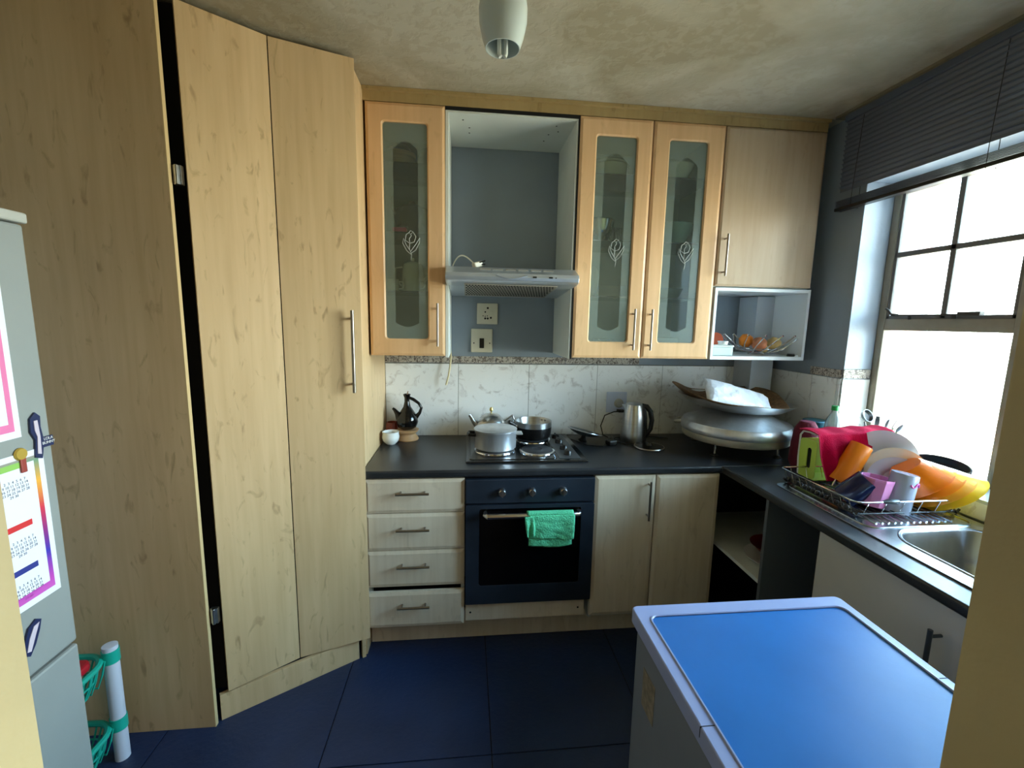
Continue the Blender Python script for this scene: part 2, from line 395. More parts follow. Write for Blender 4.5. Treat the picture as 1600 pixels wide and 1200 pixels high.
put('bottom_rail', MB().box(1.762, 1.80, BY0, BY1, 2.122, 2.137), BLACK, bl, True, bevel=.003)
mb = MB()
for y in (1.96, 1.42, .88): put('ladder_cord', MB().tube([(1.779, y, 2.525), (1.764, y, 2.2), (1.764, y, 2.12), (1.803, y, 2.12), (1.803, y, 2.2), (1.800, y, 2.525)], .0012, 6), BLACK, bl, True)
struct('trim_2', MB().box(1.75, 1.82, .3, 2.09, 2.553, 2.565), mat('dusky cornice strip', (120, 112, 92), .7))

# ------------------------------------------------------------------ handles
def bar_handle(parent, p0, p1, out, r=.0055, inset=.16, m=None, world=True, nm='handle'):
    p0, p1, out = Vector(p0), Vector(p1), Vector(out); d = p1-p0
    mb = MB(); mb.tube([p0, p1], r, 12)
    for t in (inset, 1-inset): mb.tube([p0+d*t, p0+d*t-out], r*.75, 10)
    return put(nm, mb, m or HANDLE, parent, world, smooth=True, label='satin metal bar handle')

# ------------------------------------------------------------------ corner pantry
pn = thing('corner_pantry', 'tall pale beech corner pantry with two angled full height doors', 'cupboard', (-1.1, 2.0, 0))
put('side_panel', MB().box(-1.545, -.955, 1.594, 1.611, 0, ZC-.003), PANTRY, pn, True, bevel=.0008)
put('panel_edge', MB().box(-.9555, -.952, 1.594, 1.611, .0, ZC-.003), EDGE, pn, True)
put('side_panel', MB().box(-.474, -.456, 1.93, 2.53, 0, ZC-.003), PANTRY, pn, True, bevel=.0008)
A, Bm, Cc = Vector((-.917, 1.628, 0)), Vector((-.704, 1.786, 0)), Vector((-.430, 1.885, 0))
def slab(p, q, z0, z1, t=.018, m=PANTRY, name='door', gap=.0015, parent=pn):
    d = (q-p).normalized(); nrm = Vector((-d.y, d.x, 0))
    a, b = p+d*gap, q-d*gap
    mb = MB(); mb.prism([a+Vector((0, 0, z0)), b+Vector((0, 0, z0)), b+nrm*t+Vector((0, 0, z0)), a+nrm*t+Vector((0, 0, z0))], (0, 0, z1-z0))
    return put(name, mb, m, parent, True, bevel=.001)
slab(A, Bm, .118, 2.548); d2 = slab(Bm, Cc, .118, 2.548)
slab(Vector((-.946, 1.62, 0)), Vector((-.486, 1.905, 0)), 0, .108, name='plinth')
slab(Vector((-.474, 1.905, 0)), Vector((-.457, 1.915, 0)), 0, .115, name='plinth_end')
mb = MB(); mb.prism([(-.94, 1.66, .11), (-.69, 1.83, .11), (-.475, 1.93, .11), (-.475, 2.52, .11), (-1.53, 2.52, .11), (-1.53, 1.63, .11)], (0, 0, 2.44))
put('interior_shade', mb, VOID, pn, True)  # solid near-black block in place of the pantry's shaded inside
dd = (Cc-Bm).normalized(); nn = Vector((dd.y, -dd.x, 0)); hp = Cc-dd*.040+nn*.032
bar_handle(d2, (hp.x, hp.y, 1.265), (hp.x, hp.y, 1.60), nn*.032, .007, .1)
for z in (2.02, .45):
    mb = MB(); mb.box(-.952, -.925, 1.615, 1.63, z-.03, z+.03); mb.tube([(-.938, 1.612, z-.03), (-.938, 1.612, z+.03)], .006)
    put('hinge', mb, STEEL, pn, True, bevel=.001)

# ------------------------------------------------------------------ base units along the back wall
YF = 1.915   # front face of doors
def shaker(parent, x0, x1, z0, z1, y=YF, m=BASEW, t=.02, ch=.016, name='door'):
    """slab front with a bevelled field"""
    mb = MB(); dpt = .005
    o = [(x0, z0), (x1, z0), (x1, z1), (x0, z1)]; i = [(x0+ch, z0+ch), (x1-ch, z0+ch), (x1-ch, z1-ch), (x0+ch, z1-ch)]
    V = [mb.bm.verts.new((x, y+t, z)) for x, z in o]; Vf = [mb.bm.verts.new((x, y+dpt, z)) for x, z in o]; Vi = [mb.bm.verts.new((x, y, z)) for x, z in i]
    mb.bm.faces.new(V[::-1]); mb.bm.faces.new(Vi)
    for k in range(4):
        j = (k+1) % 4; mb.bm.faces.new((V[k], V[j], Vf[j], Vf[k])); mb.bm.faces.new((Vf[k], Vf[j], Vi[j], Vi[k]))
    return put(name, mb, m, parent, True)
du = thing('drawer_unit', 'beech four drawer base unit between pantry and oven', 'drawers', (-.22, 2.2, 0))
put('body', MB().box(-.448, -.430, YF+.022, 2.52, .13, .862).box(-.020, -.004, YF+.022, 2.52, .13, .862).box(-.43, -.02, 2.5, 2.515, .13, .862).box(-.43, -.02, YF+.03, 2.5, .13, .146), WHITE, du, True)
put('interior_shade', MB().box(-.429, -.021, YF+.05, 2.49, .15, .86), VOID, du, True)  # near-black block standing in for the shade behind the drawers
for k, (za, zb, zh) in enumerate(((.703, .862, .803), (.524, .700, .632), (.345, .521, .455), (.150, .325, .264))):
    dy = -.012 if k == 3 else 0
    f = shaker(du, -.448, -.004, za, zb, YF+dy, name='drawer')
    bar_handle(f, (-.308, YF-.03+dy, zh), (-.162, YF-.03+dy, zh), (0, -.03, 0), .0055, .14)
ov = thing('built_in_oven', 'anthracite built-in oven under the worktop with black glass door', 'oven', (.3, 2.2, 0))
put('body', MB().box(.002, .598, YF+.022, 2.5, .25, .86), VOID, ov, True)
put('control_panel', MB().box(.0, .598, YF-.012, YF+.02, .745, .858), OVEN, ov, True, bevel=.003)
for x in (.165, .302, .448):
    mb = MB(); M = Matrix.Translation((x, YF-.012, .800)) @ Matrix.Rotation(PI/2, 4, 'X')
    mb.lathe([(0, .024), (.014, .024), (.017, .020), (.019, 0), (.019, -.002)], 24, M); mb.box(-.003, .003, -.016, .016, .022, .03, M)
    put('knob', mb, STEEL, ov, True, smooth=True)
mb = MB()
outer = rrect(.001, .598, .252, .738, .006); inner = rrect(.062, .536, .345, .722, .012)
ring_prism(mb, outer, inner, lambda u, w, k: (u, YF-.02+.035*k, w))
put('oven_door', mb, OVEN, ov, True, bevel=.001)
put('door_glass', MB().box(.060, .538, YF-.017, YF+.005, .343, .724), OVENGLASS, ov, True, label='black glass window')
mb = MB(); yh = YF-.062
mb.tube([(.090, YF-.02, .705), (.090, yh+.012, .705), (.098, yh, .705), (.20, yh, .705), (.40, yh, .705), (.512, yh, .705), (.520, yh+.012, .705), (.520, YF-.02, .705)], .013, 12, rz=1.0)
put('door_handle', mb, CHROME, ov, True, smooth=True)
put('base_panel', MB().box(.002, .575, YF, YF+.016, .158, .243), BASEW, ov, True, bevel=.001)
mb = MB()
for x in (.025, .545): put('screw', MB().tube([(x, YF-.001, .20), (x, YF+.002, .20)], .005), BLACK, ov, True)
dc = thing('base_cabinet', 'beech two door base cabinet right of the oven', 'cabinet', (.9, 2.2, 0))
put('body', MB().box(.602, .618, YF+.022, 2.52, .13, .862).box(1.2, 1.216, YF+.022, 2.52, .13, .862).box(.618, 1.2, 2.50, 2.52, .13, .862).box(.618, 1.2, YF+.03, 2.5, .13, .146).box(.618, 1.2, YF+.04, 2.5, .16, .855), WHITE, dc, True)
f = shaker(dc, .604, .898, .150, .862)
bar_handle(f, (.862, YF-.03, .838), (.862, YF-.03, .648), (0, -.03, 0), .0055, .1)
shaker(dc, .904, 1.218, .150, .862)
struct('trim_3', MB().box(-.452, 1.22, 2.01, 2.026, 0, .148), BASEW)

# ------------------------------------------------------------------ worktop (continuous L)
mb = MB()
mb.prism([(-.455, 1.908, .868), (1.222, 1.908, .868), (1.222, .34, .868), (1.815, .34, .868), (1.815, 2.527, .868), (-.455, 2.527, .868)], (0, 0, .034))
wt = tag(put('worktop', mb, SLATE, bevel=.010, bseg=4), 'black slate-effect L-shaped kitchen worktop along back wall and window wall', 'worktop')
# cut-out of the bowl
cut = MB(); cut.prism([(x, y, .80) for x, y in rrect(1.375, 1.735, .80, 1.235, .10)], (0, 0, .2))
co = put('sink_cutter', cut, VOID)
bo = wt.modifiers.new('cut', 'BOOLEAN'); bo.object = co; bo.operation = 'DIFFERENCE'; bo.solver = 'EXACT'
wt.modifiers.move(1, 0)
dg = bpy.context.evaluated_depsgraph_get(); me = bpy.data.meshes.new_from_object(wt.evaluated_get(dg)); wt.modifiers.clear(); wt.data = me
bpy.data.objects.remove(co)
put('joint_strip', MB().box(1.222, 1.815, 1.909, 1.914, .899, .9035), STEEL, wt)

# ------------------------------------------------------------------ units under the window
us = thing('open_corner_unit', 'dark open shelf unit in the corner under the worktop', 'shelf unit', (1.5, 1.8, 0))
mb = MB(); mb.box(1.25, 1.80, 1.612, 1.628, .0, .865); mb.box(1.79, 1.81, 1.628, 1.93, 0, .865)
put('side_panel', mb, mat('dark grey side panel', (92, 98, 104), .5), us, True)
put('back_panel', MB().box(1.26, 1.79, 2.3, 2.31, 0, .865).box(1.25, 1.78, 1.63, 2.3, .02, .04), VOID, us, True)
put('shelf', MB().box(1.25, 1.78, 1.63, 2.29, .475, .492), WHITE, us, True, label='white shelf board')
sd = thing('plate', 'patterned plate standing on the white shelf of the open corner unit', 'plate', (1.42, 1.76, .494))
put('dish', MB().lathe([(0, 0), (.06, 0), (.085, .010), (.125, .022), (.127, .025), (.083, .014), (.058, .005), (0, .005)], 40), WHITEGLOSS, sd, smooth=True)
bowl = thing('bowl', 'dark red bowl standing inside the open corner unit on the patterned plate', 'bowl', (1.42, 1.76, .502))
put('bowl', MB().lathe([(0, 0), (.04, 0), (.05, .02), (.10, .07), (.105, .072), (.095, .070), (.045, .024), (0, .010)], 32), mat('dark red plastic', (110, 16, 16), .4), bowl, smooth=True)
sc = thing('sink_cabinet', 'white sink base cabinet with a grey bar handle under the worktop', 'cabinet', (1.5, 1.0, 0))
put('body', MB().box(1.27, 1.80, 1.33, 1.346, .0, .862).box(1.27, 1.80, .36, .376, 0, .862).box(1.79, 1.80, .38, 1.33, 0, .862).box(1.272, 1.78, .38, 1.33, .1, .116), WHITE, sc, True)
WD = mat('off white cupboard door', (196, 192, 186), .5, var=.03)
dr = put('door', MB().box(1.250, 1.268, .87, 1.346, .11, .862), WD, sc, True, bevel=.001)
put('door', MB().box(1.250, 1.268, .38, .866, .11, .862), WD, sc, True, bevel=.001)
bar_handle(dr, (1.215, .93, .79), (1.215, .93, .60), (-.035, 0, 0), .006, .1, m=mat('dark grey handle', (90, 96, 104), .35, .7))

# ------------------------------------------------------------------ sink
sk = thing('kitchen_sink', 'stainless steel inset sink with ribbed drainer in front of window', 'sink', (1.55, 1.2, .9))
SX0, SX1, SY0, SY1 = 1.310, 1.782, .70, 1.675
SSTEEL = mat('satin sink steel', (176, 180, 186), .24, 1, var=.08, scale=(50, 3, 3))
mb = MB(); o = rrect(SX0, SX1, SY0, SY1, .03, 8); i = rrect(1.378, 1.732, .80, 1.232, .10, 8)
ring_prism(mb, o, i, lambda u, w, k: (u, w, .9075-.005*k))
rim = put('deck', mb, SSTEEL, sk, True, bevel=.002)
mb = MB(); rings = []
for inset, z, rr in ((0, .907, .10), (.004, .900, .098), (.010, .80, .09), (.03, .765, .075), (.08, .758, .05)):
    rings.append([mb.bm.verts.new((x, y, z)) for x, y in rrect(1.378+inset, 1.732-inset, .80+inset, 1.232-inset, rr, 8)])
for a, b in zip(rings, rings[1:]):
    n = len(a)
    for k in range(n): mb.bm.faces.new((a[k], a[(k+1) % n], b[(k+1) % n], b[k]))
mb.bm.faces.new(rings[-1])
put('bowl', mb, SSTEEL, sk, True, smooth=True)
mb = MB(); mb.tube([(x, y, .9085) for x, y in rrect(1.372, 1.738, .794, 1.238, .10, 8)], .003, 6, closed=True)
put('bowl_rim', mb, SSTEEL, sk, True, smooth=True)
mb = MB()
for k in range(13):
    x = 1.40+.024*k; mb.tube([(x, 1.285, .9075), (x, 1.60, .9075)], .0045, 8)
put('drainer_ribs', mb, SSTEEL, sk, True, smooth=True)
mb = MB(); mb.tube([(x, y, .9085) for x, y in rrect(1.345, 1.75, 1.255, 1.65, .04, 6)], .003, 6, closed=True)
put('drainer_rim', mb, SSTEEL, sk, True, smooth=True)

# ------------------------------------------------------------------ upper cabinets
YU = 2.122; ZT, ZBm = 2.508, 1.398
struct('trim_4', MB().box(-.455, 1.75, 2.128, 2.14, 2.512, ZC-.004).box(-.455, 1.75, 2.11, 2.14, 2.551, ZC-.001), wood('olive beech cornice', (176, 152, 106), .9))
def etch(parent, cx, cz, s=1.0, y=None):
    y = y or YU+.006; mb = MB()
    def c(pts): mb.tube([(cx+a*s, y, cz+b*s) for a, b in pts], .0009, 5)
    c([(0, -.075), (.004, -.05), (-.006, -.025), (-.004, 0)])
    c([(-.004, 0), (-.024, .012), (-.020, .038), (-.006, .048), (.004, .034), (-.006, .020), (-.004, .004)])
    c([(-.004, 0), (.016, .006), (.024, .030), (.012, .050), (.002, .042)])
    c([(-.010, .044), (.0, .056), (.012, .050)])
    c([(.002, -.05), (-.018, -.034), (-.036, .0), (-.032, .022), (-.022, -.004), (-.006, -.028)])
    c([(.0, -.045), (.022, -.030), (.040, .004), (.042, .026), (.026, .0), (.0, -.036)])
    return put('etched_flower', mb, mat('white etching', (225, 232, 228), .7), parent, True)
def glass_door(parent, x0, x1, gx0, gx1, gz0=1.478, gz1=2.430, name='door'):
    mb = MB(); t = .02
    o = rrect(x0, x1, ZBm, ZT, .0005, 6); i = rrect(gx0, gx1, gz0, gz1, .014, 6); mid = rrect(gx0-.006, gx1+.006, gz0-.006, gz1+.006, .018, 6)
    ch = rrect(x0+.012, x1-.012, ZBm+.012, ZT-.012, .0005, 6)
    loops = [(o, YU+t), (o, YU+.005), (ch, YU), (mid, YU), (i, YU+.005), (i, YU+t)]
    R = [[mb.bm.verts.new((u, y, w)) for u, w in lp] for lp, y in loops]
    n = len(o)
    for a, b in zip(R, R[1:]+R[:1]):
        for k in range(n): mb.bm.faces.new((a[k], a[(k+1) % n], b[(k+1) % n], b[k]))
    d = put(name, mb, BEECH, parent, True)
    # glass: frosted border and clear arched centre
    w = (gx1-gx0); cx = (gx0+gx1)/2; bw = w*.22; n = 28
    outer = rrect(gx0, gx1, gz0, gz1, .014, 6)
    def inner_pt(u, wz):
        ix0, ix1, iz0, iz1 = gx0+bw, gx1-bw, gz0+.075, gz1-.11
        a = (u-gx0)/(gx1-gx0); b = (wz-gz0)/(gz1-gz0)
        X = ix0+(ix1-ix0)*a; Z = iz0+(iz1-iz0)*b
        if b > .97: Z = iz1+.035*math.sin(PI*min(1, max(0, a)))
        if b < .03: Z = iz0-.02*math.sin(PI*min(1, max(0, a)))
        return X, Z
    # refine loops: sample top/bottom edges
    loop = []
    for k in range(len(outer)):
        p, q = outer[k], outer[(k+1) % len(outer)]; L = math.hypot(p[0]-q[0], p[1]-q[1]); m_ = max(1, int(L/.012))
        for j in range(m_): loop.append((p[0]+(q[0]-p[0])*j/m_, p[1]+(q[1]-p[1])*j/m_))
    inn = [inner_pt(*p) for p in loop]
    mb = MB(); ring_prism(mb, loop, inn, lambda u, w_, k: (u, YU+.009+.003*k, w_)); fr = put('glass_border', mb, CABFROST, d, True)
    mb = MB(); mb.prism([(u, YU+.0095, w_) for u, w_ in inn], (0, .002, 0)); pa = put('glass_pane', mb, CABGLASS, d, True)
    etch(d, cx+w*.10, 1.915, 1.0)
    return d
def carcass(parent, x0, x1, z0, z1, shelves=(), m=WHITE, back=True):
    mb = MB(); t = .016; y0, y1 = YU+.023, 2.53
    mb.box(x0, x0+t, y0, y1, z0, z1); mb.box(x1-t, x1, y0, y1, z0, z1); mb.box(x0+t, x1-t, y0, y1, z0, z0+t); mb.box(x0+t, x1-t, y0, y1, z1-t, z1)
    if back: mb.box(x0+t, x1-t, y1-.006, y1, z0+t, z1-t)
    put('carcass', mb, m, parent, True)
    for z in shelves: put('glass_shelf', MB().box(x0+t+.001, x1-t-.001, y0+.02, y1-.01, z-.006, z), SHELFGLASS, parent, True)
SH = (1.702, 1.972, 2.278)
DARKM = mat('shaded melamine', (140, 148, 144), .6)  # white melamine toned darker to paint in the narrow cabinet's shade
c1 = thing('wall_cabinet', 'narrow golden beech wall cabinet with glass door beside the pantry', 'cabinet', (-.27, 2.3, 1.4))
carcass(c1, -.448, -.102, ZBm, ZT, SH, DARKM); d = glass_door(c1, -.446, -.100, -.373, -.179)
bar_handle(d, (-.134, YU-.03, 1.645), (-.134, YU-.03, 1.445), (0, -.03, 0), .0055, .12)
c2 = thing('wall_cabinet', 'wide golden beech wall cabinet with two glass doors right of the hood', 'cabinet', (.87, 2.3, 1.4))
carcass(c2, .520, 1.224, ZBm, ZT, SH)
d = glass_door(c2, .518, .866, .598, .792); bar_handle(d, (.818, YU-.03, 1.640), (.818, YU-.03, 1.440), (0, -.03, 0), .0055, .12)
d = glass_door(c2, .872, 1.224, .952, 1.142); bar_handle(d, (.905, YU-.03, 1.640), (.905, YU-.03, 1.440), (0, -.03, 0), .0055, .12)
c4 = thing('wall_cabinet', 'beech wall cabinet with solid door in the right corner above open shelf', 'cabinet', (1.49, 2.3, 1.76))
carcass(c4, 1.232, 1.748, 1.762, ZT)
d = shaker(c4, 1.232, 1.748, 1.765, ZT, YU, wood('greyish beech laminate', (196, 172, 144), dark=.90, fleck=.10), ch=.010)
bar_handle(d, (1.262, YU-.03, 2.01), (1.262, YU-.03, 1.81), (0, -.03, 0), .0055, .1)
c5 = thing('open_shelf_box', 'white open shelf box below the solid wall cabinet in the corner', 'shelf', (1.49, 2.3, 1.4))
mb = MB(); mb.box(1.236, 1.250, 2.122, 2.52, 1.396, 1.757); mb.box(1.738, 1.752, 2.122, 2.52, 1.396, 1.757); mb.box(1.25, 1.738, 2.122, 2.52, 1.396, 1.414); mb.box(1.25, 1.738, 2.122, 2.52, 1.741, 1.757)
WHITE2 = mat('bright white melamine', (226, 232, 236), .45)
put('carcass', mb, WHITE2, c5, True, bevel=.0008)
# hood niche
nc = thing('hood_niche', 'white lined open niche between the wall cabinets around the extractor hood', 'cabinet', (.2, 2.3, 1.4))
mb = MB(); mb.box(-.098, -.084, YU+.01, 2.53, 1.39, 2.488); mb.box(.502, .516, YU+.01, 2.53, 1.39, 2.488); mb.box(-.098, .516, YU+.01, 2.53, 2.488, 2.502)
put('lining', mb, WHITE, nc, True, bevel=.0008)
put('gap_shade', MB().box(-.098, .5175, 2.129, 2.1315, 2.496, 2.511).box(.5095, .5175, 2.129, 2.1315, 1.39, 2.496), VOID, nc, True)  # near-black strips painted as the shade in the niche gaps
mb = MB()
for x, y in ((-.02, 2.2), (.01, 2.28), (.01, 2.34), (.42, 2.2), (.44, 2.26), (.40, 2.3), (.39, 2.38)): put('drilled_hole', MB().tube([(x, y, 2.4875), (x, y, 2.4865)], .004), VOID, nc, True)

# ------------------------------------------------------------------ extractor hood
hd = thing('extractor_hood', 'slim silver extractor hood with perforated filter under the niche', 'extractor hood', (.2, 2.2, 1.7))
prof = [(2.012, 1.742), (1.998, 1.748), (1.992, 1.765), (1.998, 1.780), (2.075, 1.812), (2.40, 1.812), (2.46, 1.805), (2.46, 1.700), (2.03, 1.738)]
HOODM = mat('silver hood paint', (196, 204, 212), .3, .65, var=.06)
pv = [(2.012, 1.742), (1.998, 1.748), (1.992, 1.765), (1.998, 1.780), (2.075, 1.812), (2.126, 1.812), (2.126, 1.7296), (2.03, 1.738)]
pb = [(2.1262, 1.7296), (2.1262, 1.812), (2.40, 1.812), (2.46, 1.805), (2.46, 1.700)]
put('visor', MB().prism([(-.094, y, z) for y, z in pv], (.602, 0, 0)), HOODM, hd, True, bevel=.003)
put('body', MB().prism([(-.082, y, z) for y, z in pb], (.582, 0, 0)), HOODM, hd, True)
mb = MB(); fn = Vector((0, .037, .43)).normalized()
def up(x, y): return (x, y, 1.738-(y-2.03)*.0884-.0015)
put('filter_panel', MB().prism([up(-.01, 2.05), up(.42, 2.05), up(.42, 2.40), up(-.01, 2.40)], (0, 0, -.004)), mat('dirty filter mesh', (168, 162, 150), .5, .5), hd, True)
mb = MB()
for r in range(9):
    for k in range(30):
        x = .0+k*.0138+(.007 if r % 2 else 0); y = 2.065+r*.036
        p = Vector(up(x, y))-Vector((0, 0, .0045)); mb.prism([p+Vector((.0045*math.cos(a*PI/3), .014*math.sin(a*PI/3), -.0884*.014*math.sin(a*PI/3))) for a in range(6)], (0, 0, -.0008))
put('filter_holes', mb, VOID, hd, True)
mb = MB()
for k in range(6): mb.box(.06+k*.058, .106+k*.058, 0, .018, 0, .002, Matrix.Translation((0, 2.035, 1.796)) @ Matrix.Rotation(math.radians(22.6), 4, 'X'))
put('vent_slot', mb, mat('light grey plastic', (176, 174, 166), .5), hd, True)
for x in (.295, .368): put('switch', MB().box(x, x+.017, 1.990, 1.996, 1.762, 1.769), BLACK, hd, True)
put('indicator_light', MB().tube([(.40, 1.991, 1.765), (.40, 1.996, 1.765)], .003), BLACK, hd, True)
mb = MB(); mb.tube([(.13+.014*k, 1.989+.002*(abs(k-5)/5), 1.772-.014*math.sin(PI*k/10)) for k in range(11)], .004, 8)
put('grip_moulding', mb, HOODM, hd, True, smooth=True)
pl = thing('power_plug', 'cream three pin plug with cable lying on top of the extractor hood', 'plug', (.03, 2.13, 1.813))
put('cable', MB().tube([(-.078+.113*t/14, 2.40-.26*(t/14)**.8, 1.835+.052*math.sin(PI*(t/14)**.8)) for t in range(15)], .0035, 8), CREAMPL, pl, True, smooth=True)
put('plug_body', MB().box(-.022, .022, -.015, .015, -.012, .012, Matrix.Translation((.05, 2.12, 1.829)) @ Matrix.Rotation(.5, 4, 'Z') @ Matrix.Rotation(-.3, 4, 'Y')), CREAMPL, pl, True, bevel=.004)
mb = MB(); mb.tube([(.06, 2.11, 1.838), (.085, 2.095, 1.844)], .003); mb.tube([(.06, 2.12, 1.826), (.086, 2.108, 1.830)], .003)
put('pin', mb, BLACK, pl, True)
# wall sockets
def faceplate(name, label, cat, cx, cz, w, h, m=CREAMPL):
    t = thing(name, label, cat, (cx, YB-.004, cz)); mb = MB(); mb.box(-w/2, w/2, -.010, .0, -h/2, h/2); put('plate', mb, m, t, bevel=.004); return t
s1 = faceplate('wall_socket', 'square cream wall socket with round pin holes below the hood', 'socket', .118, 1.608, .118, .118)
mb = MB()
for x, z, r in ((.002, .032, .006), (-.012, .010, .0045), (-.024, -.012, .003), (-.012, -.014, .003), (.0, -.012, .003), (-.012, -.026, .006), (.002, -.026, .006), (.02, -.022, .006)): mb.tube([(x, -.0105, z), (x, -.0095, z)], r, 12)
put('pin_hole', mb, VOID, s1)
put('rocker', MB().box(.018, .032, -.014, -.009, -.012, .016), CREAMPL, s1, bevel=.001)
s2 = faceplate('isolator_switch', 'cream isolator switch plate with black rocker above the tiles', 'switch', .088, 1.456, .122, .134)
put('rocker', MB().box(-.013, .013, -.015, -.009, -.042, .014), BLACK, s2, bevel=.002, label='black rocker')
for x in (-.045, .045): put('screw', MB().tube([(x, -.011, -.014), (x, -.009, -.014)], .004), BLACK, s2)
cb = tag(put('loose_cable', MB().tube([(-.088, 2.50, 1.40), (-.085, 2.49, 1.36), (-.09, 2.485, 1.31), (-.098, 2.48, 1.26), (-.112, 2.49, 1.205)], .005, 8), mat('yellowed cable', (226, 212, 168), .5), smooth=True), 'yellowed cable stub hanging below the left glass cabinet over the tiles', 'cable')
s3 = faceplate('wall_socket', 'white square wall socket on the tiles behind the kettle', 'socket', .90, 1.100, .125, .125, mat('blue white socket plastic', (200, 210, 232), .3))
s3.location.y = YB-.010
mb = MB(); M = Matrix.Translation((.012, -.010, -.005)) @ Matrix.Rotation(PI/2, 4, 'X'); mb.lathe([(0, .02), (.018, .02), (.026, .012), (.028, 0)], 24, M)
put('plug_top', mb, mat('grey plug', (168, 164, 152), .5), s3, smooth=True)
mb = MB(); mb.box(.0, .04, -.05, -.012, -.055, -.04); put('cable_boot', mb, BLACK, s3, bevel=.003)

# pipe casing in the corner
struct('trim_5', MB().box(1.633, 1.765, 2.365, 2.53, .904, 1.393).box(1.633, 1.765, 2.365, 2.53, 1.42, 1.735), mat('white painted casing', (196, 204, 214), .5, var=.04))

# ------------------------------------------------------------------ hob
hb = thing('electric_hob', 'black four plate electric hob set in the worktop above the oven', 'hob', (.3, 2.25, .902))
put('base_plate', MB().box(.0, .592, 2.0, 2.505, .900, .912), HOB, hb, True, bevel=.005, bseg=3)
mb = MB(); mb.tube([(x, y, .912) for x, y in rrect(.020, .440, 2.025, 2.485, .02)], .004, 6, closed=True)
put('raised_rim', mb, HOB, hb, True, smooth=True)
put('control_strip', MB().box(.455, .560, 2.03, 2.48, .910, .915), mat('slate control strip', (62, 64, 66), .35), hb, True, bevel=.002)
for x, y, r in ((.15, 2.19, .095), (.365, 2.165, .080), (.15, 2.40, .075), (.372, 2.39, .092)):
    mb = MB(); mb.lathe([(0, .921), (r*.28, .921), (r*.32, .924), (r*.92, .924), (r, .920), (r, .912)], 48, cx=x, cy=y); b_ = put('hotplate', mb, PLATE, hb, True, smooth=True)
    mb = MB(); mb.lathe([(r+.012, .912), (r+.010, .917), (r+.001, .919), (r+.001, .912)], 48, cx=x, cy=y); put('hotplate_ring', mb, CHROME, b_, True, smooth=True)
for y in (2.09, 2.18, 2.30, 2.40):
    mb = MB(); mb.lathe([(0, .935), (.016, .935), (.020, .930), (.022, .915)], 20, cx=.508, cy=y); mb.box(.504, .512, y-.02, y+.02, .93, .940); put('knob', mb, BLACK, hb, True, smooth=True)

# ------------------------------------------------------------------ pots on the hob
pt = thing('cooking_pot', 'silver aluminium lidded pot on the front left hotplate', 'pot', (.152, 2.20, .9235))
r = .106
put('body', MB().lathe([(0, 0), (r-.006, 0), (r, .006), (r, .088), (r+.003, .092), (r, .095), (r-.003, .092), (r-.003, .008), (0, .004)], 56), ALU, pt, smooth=True)
put('lid', MB().lathe([(r+.004, .094), (r+.005, .100), (r-.004, .103), (r-.02, .107), (.05, .113), (.03, .110), (0, .112)], 56), ALU, pt, smooth=True)
for sgn, m in ((-1, BLACK), (1, ALU)):
    mb = MB(); mb.box(r-.002, r+.032, -.026, .026, .070, .079) if sgn > 0 else mb.tube([(-r+.004, -.03, .072), (-r-.03, -.03, .074), (-r-.034, 0, .074), (-r-.03, .03, .074), (-r+.004, .03, .072)], .008, 10)
    put('handle', mb, m, pt, bevel=.002 if sgn > 0 else 0, smooth=sgn < 0)
tp = thing('teapot', 'small round steel teapot behind the lidded pot on the hob', 'teapot', (.140, 2.395, .924)); tp.scale = (1.15, 1.15, 1.15)
k = 1.0
put('body', MB().lathe([(0, 0), (.045, 0), (.066, .02), (.074, .048), (.068, .080), (.048, .104), (.042, .108), (.030, .116), (0, .121)], 40), STEEL, tp, smooth=True)
put('knob', MB().lathe([(.004, .120), (.004, .127), (.010, .134), (.007, .146), (0, .149)], 16), mat('brass knob', (196, 178, 110), .3, .8), tp, smooth=True, label='brass coloured lid knob')
put('spout', MB().tube([(-.055, 0, .040), (-.082, 0, .075), (-.104, 0, .112)], [.016, .012, .007], 12), STEEL, tp, smooth=True)
put('handle', MB().tube([(.062, 0, .080), (.085, 0, .096), (.104, 0, .108), (.110, 0, .09), (.112, 0, .055), (.105, 0, .04)], .005, 10), STEEL, tp, smooth=True)
sp = thing('saucepan', 'blackened steel saucepan on the rear right hotplate', 'saucepan', (.378, 2.39, .9245))
r = .100
put('body', MB().lathe([(0, 0), (r-.02, 0), (r-.006, .008), (r, .03), (r+.002, .066)], 56), mat('soot blackened steel', (30, 28, 28), .35, .6, var=.6, scale=(9, 9, 14)), sp, smooth=True, label='soot blackened outside')
put('rim_and_inside', MB().lathe([(r+.002, .066), (r+.002, .096), (r-.001, .097), (r-.003, .094), (r-.004, .03), (r-.012, .012), (0, .006)], 56), STEEL, sp, smooth=True)
a = math.radians(205); hx, hy = math.cos(a), math.sin(a)
mb = MB(); mb.tube([(hx*(r), hy*r, .072), (hx*(r+.03), hy*(r+.03), .082), (hx*(r+.06), hy*(r+.06), .098)], .006, 10); hnd = put('handle_stem', mb, STEEL, sp, smooth=True)
put('handle_grip', MB().tube([(hx*(r+.02)+.0, hy*(r+.02), .080), (hx*(r+.06), hy*(r+.06), .104)], .011, 10), BLACK, sp, smooth=True)
put('rivet', MB().sphere((.075, .060, .082), .006, 8).sphere((.060, .076, .082), .006, 8), STEEL, sp)

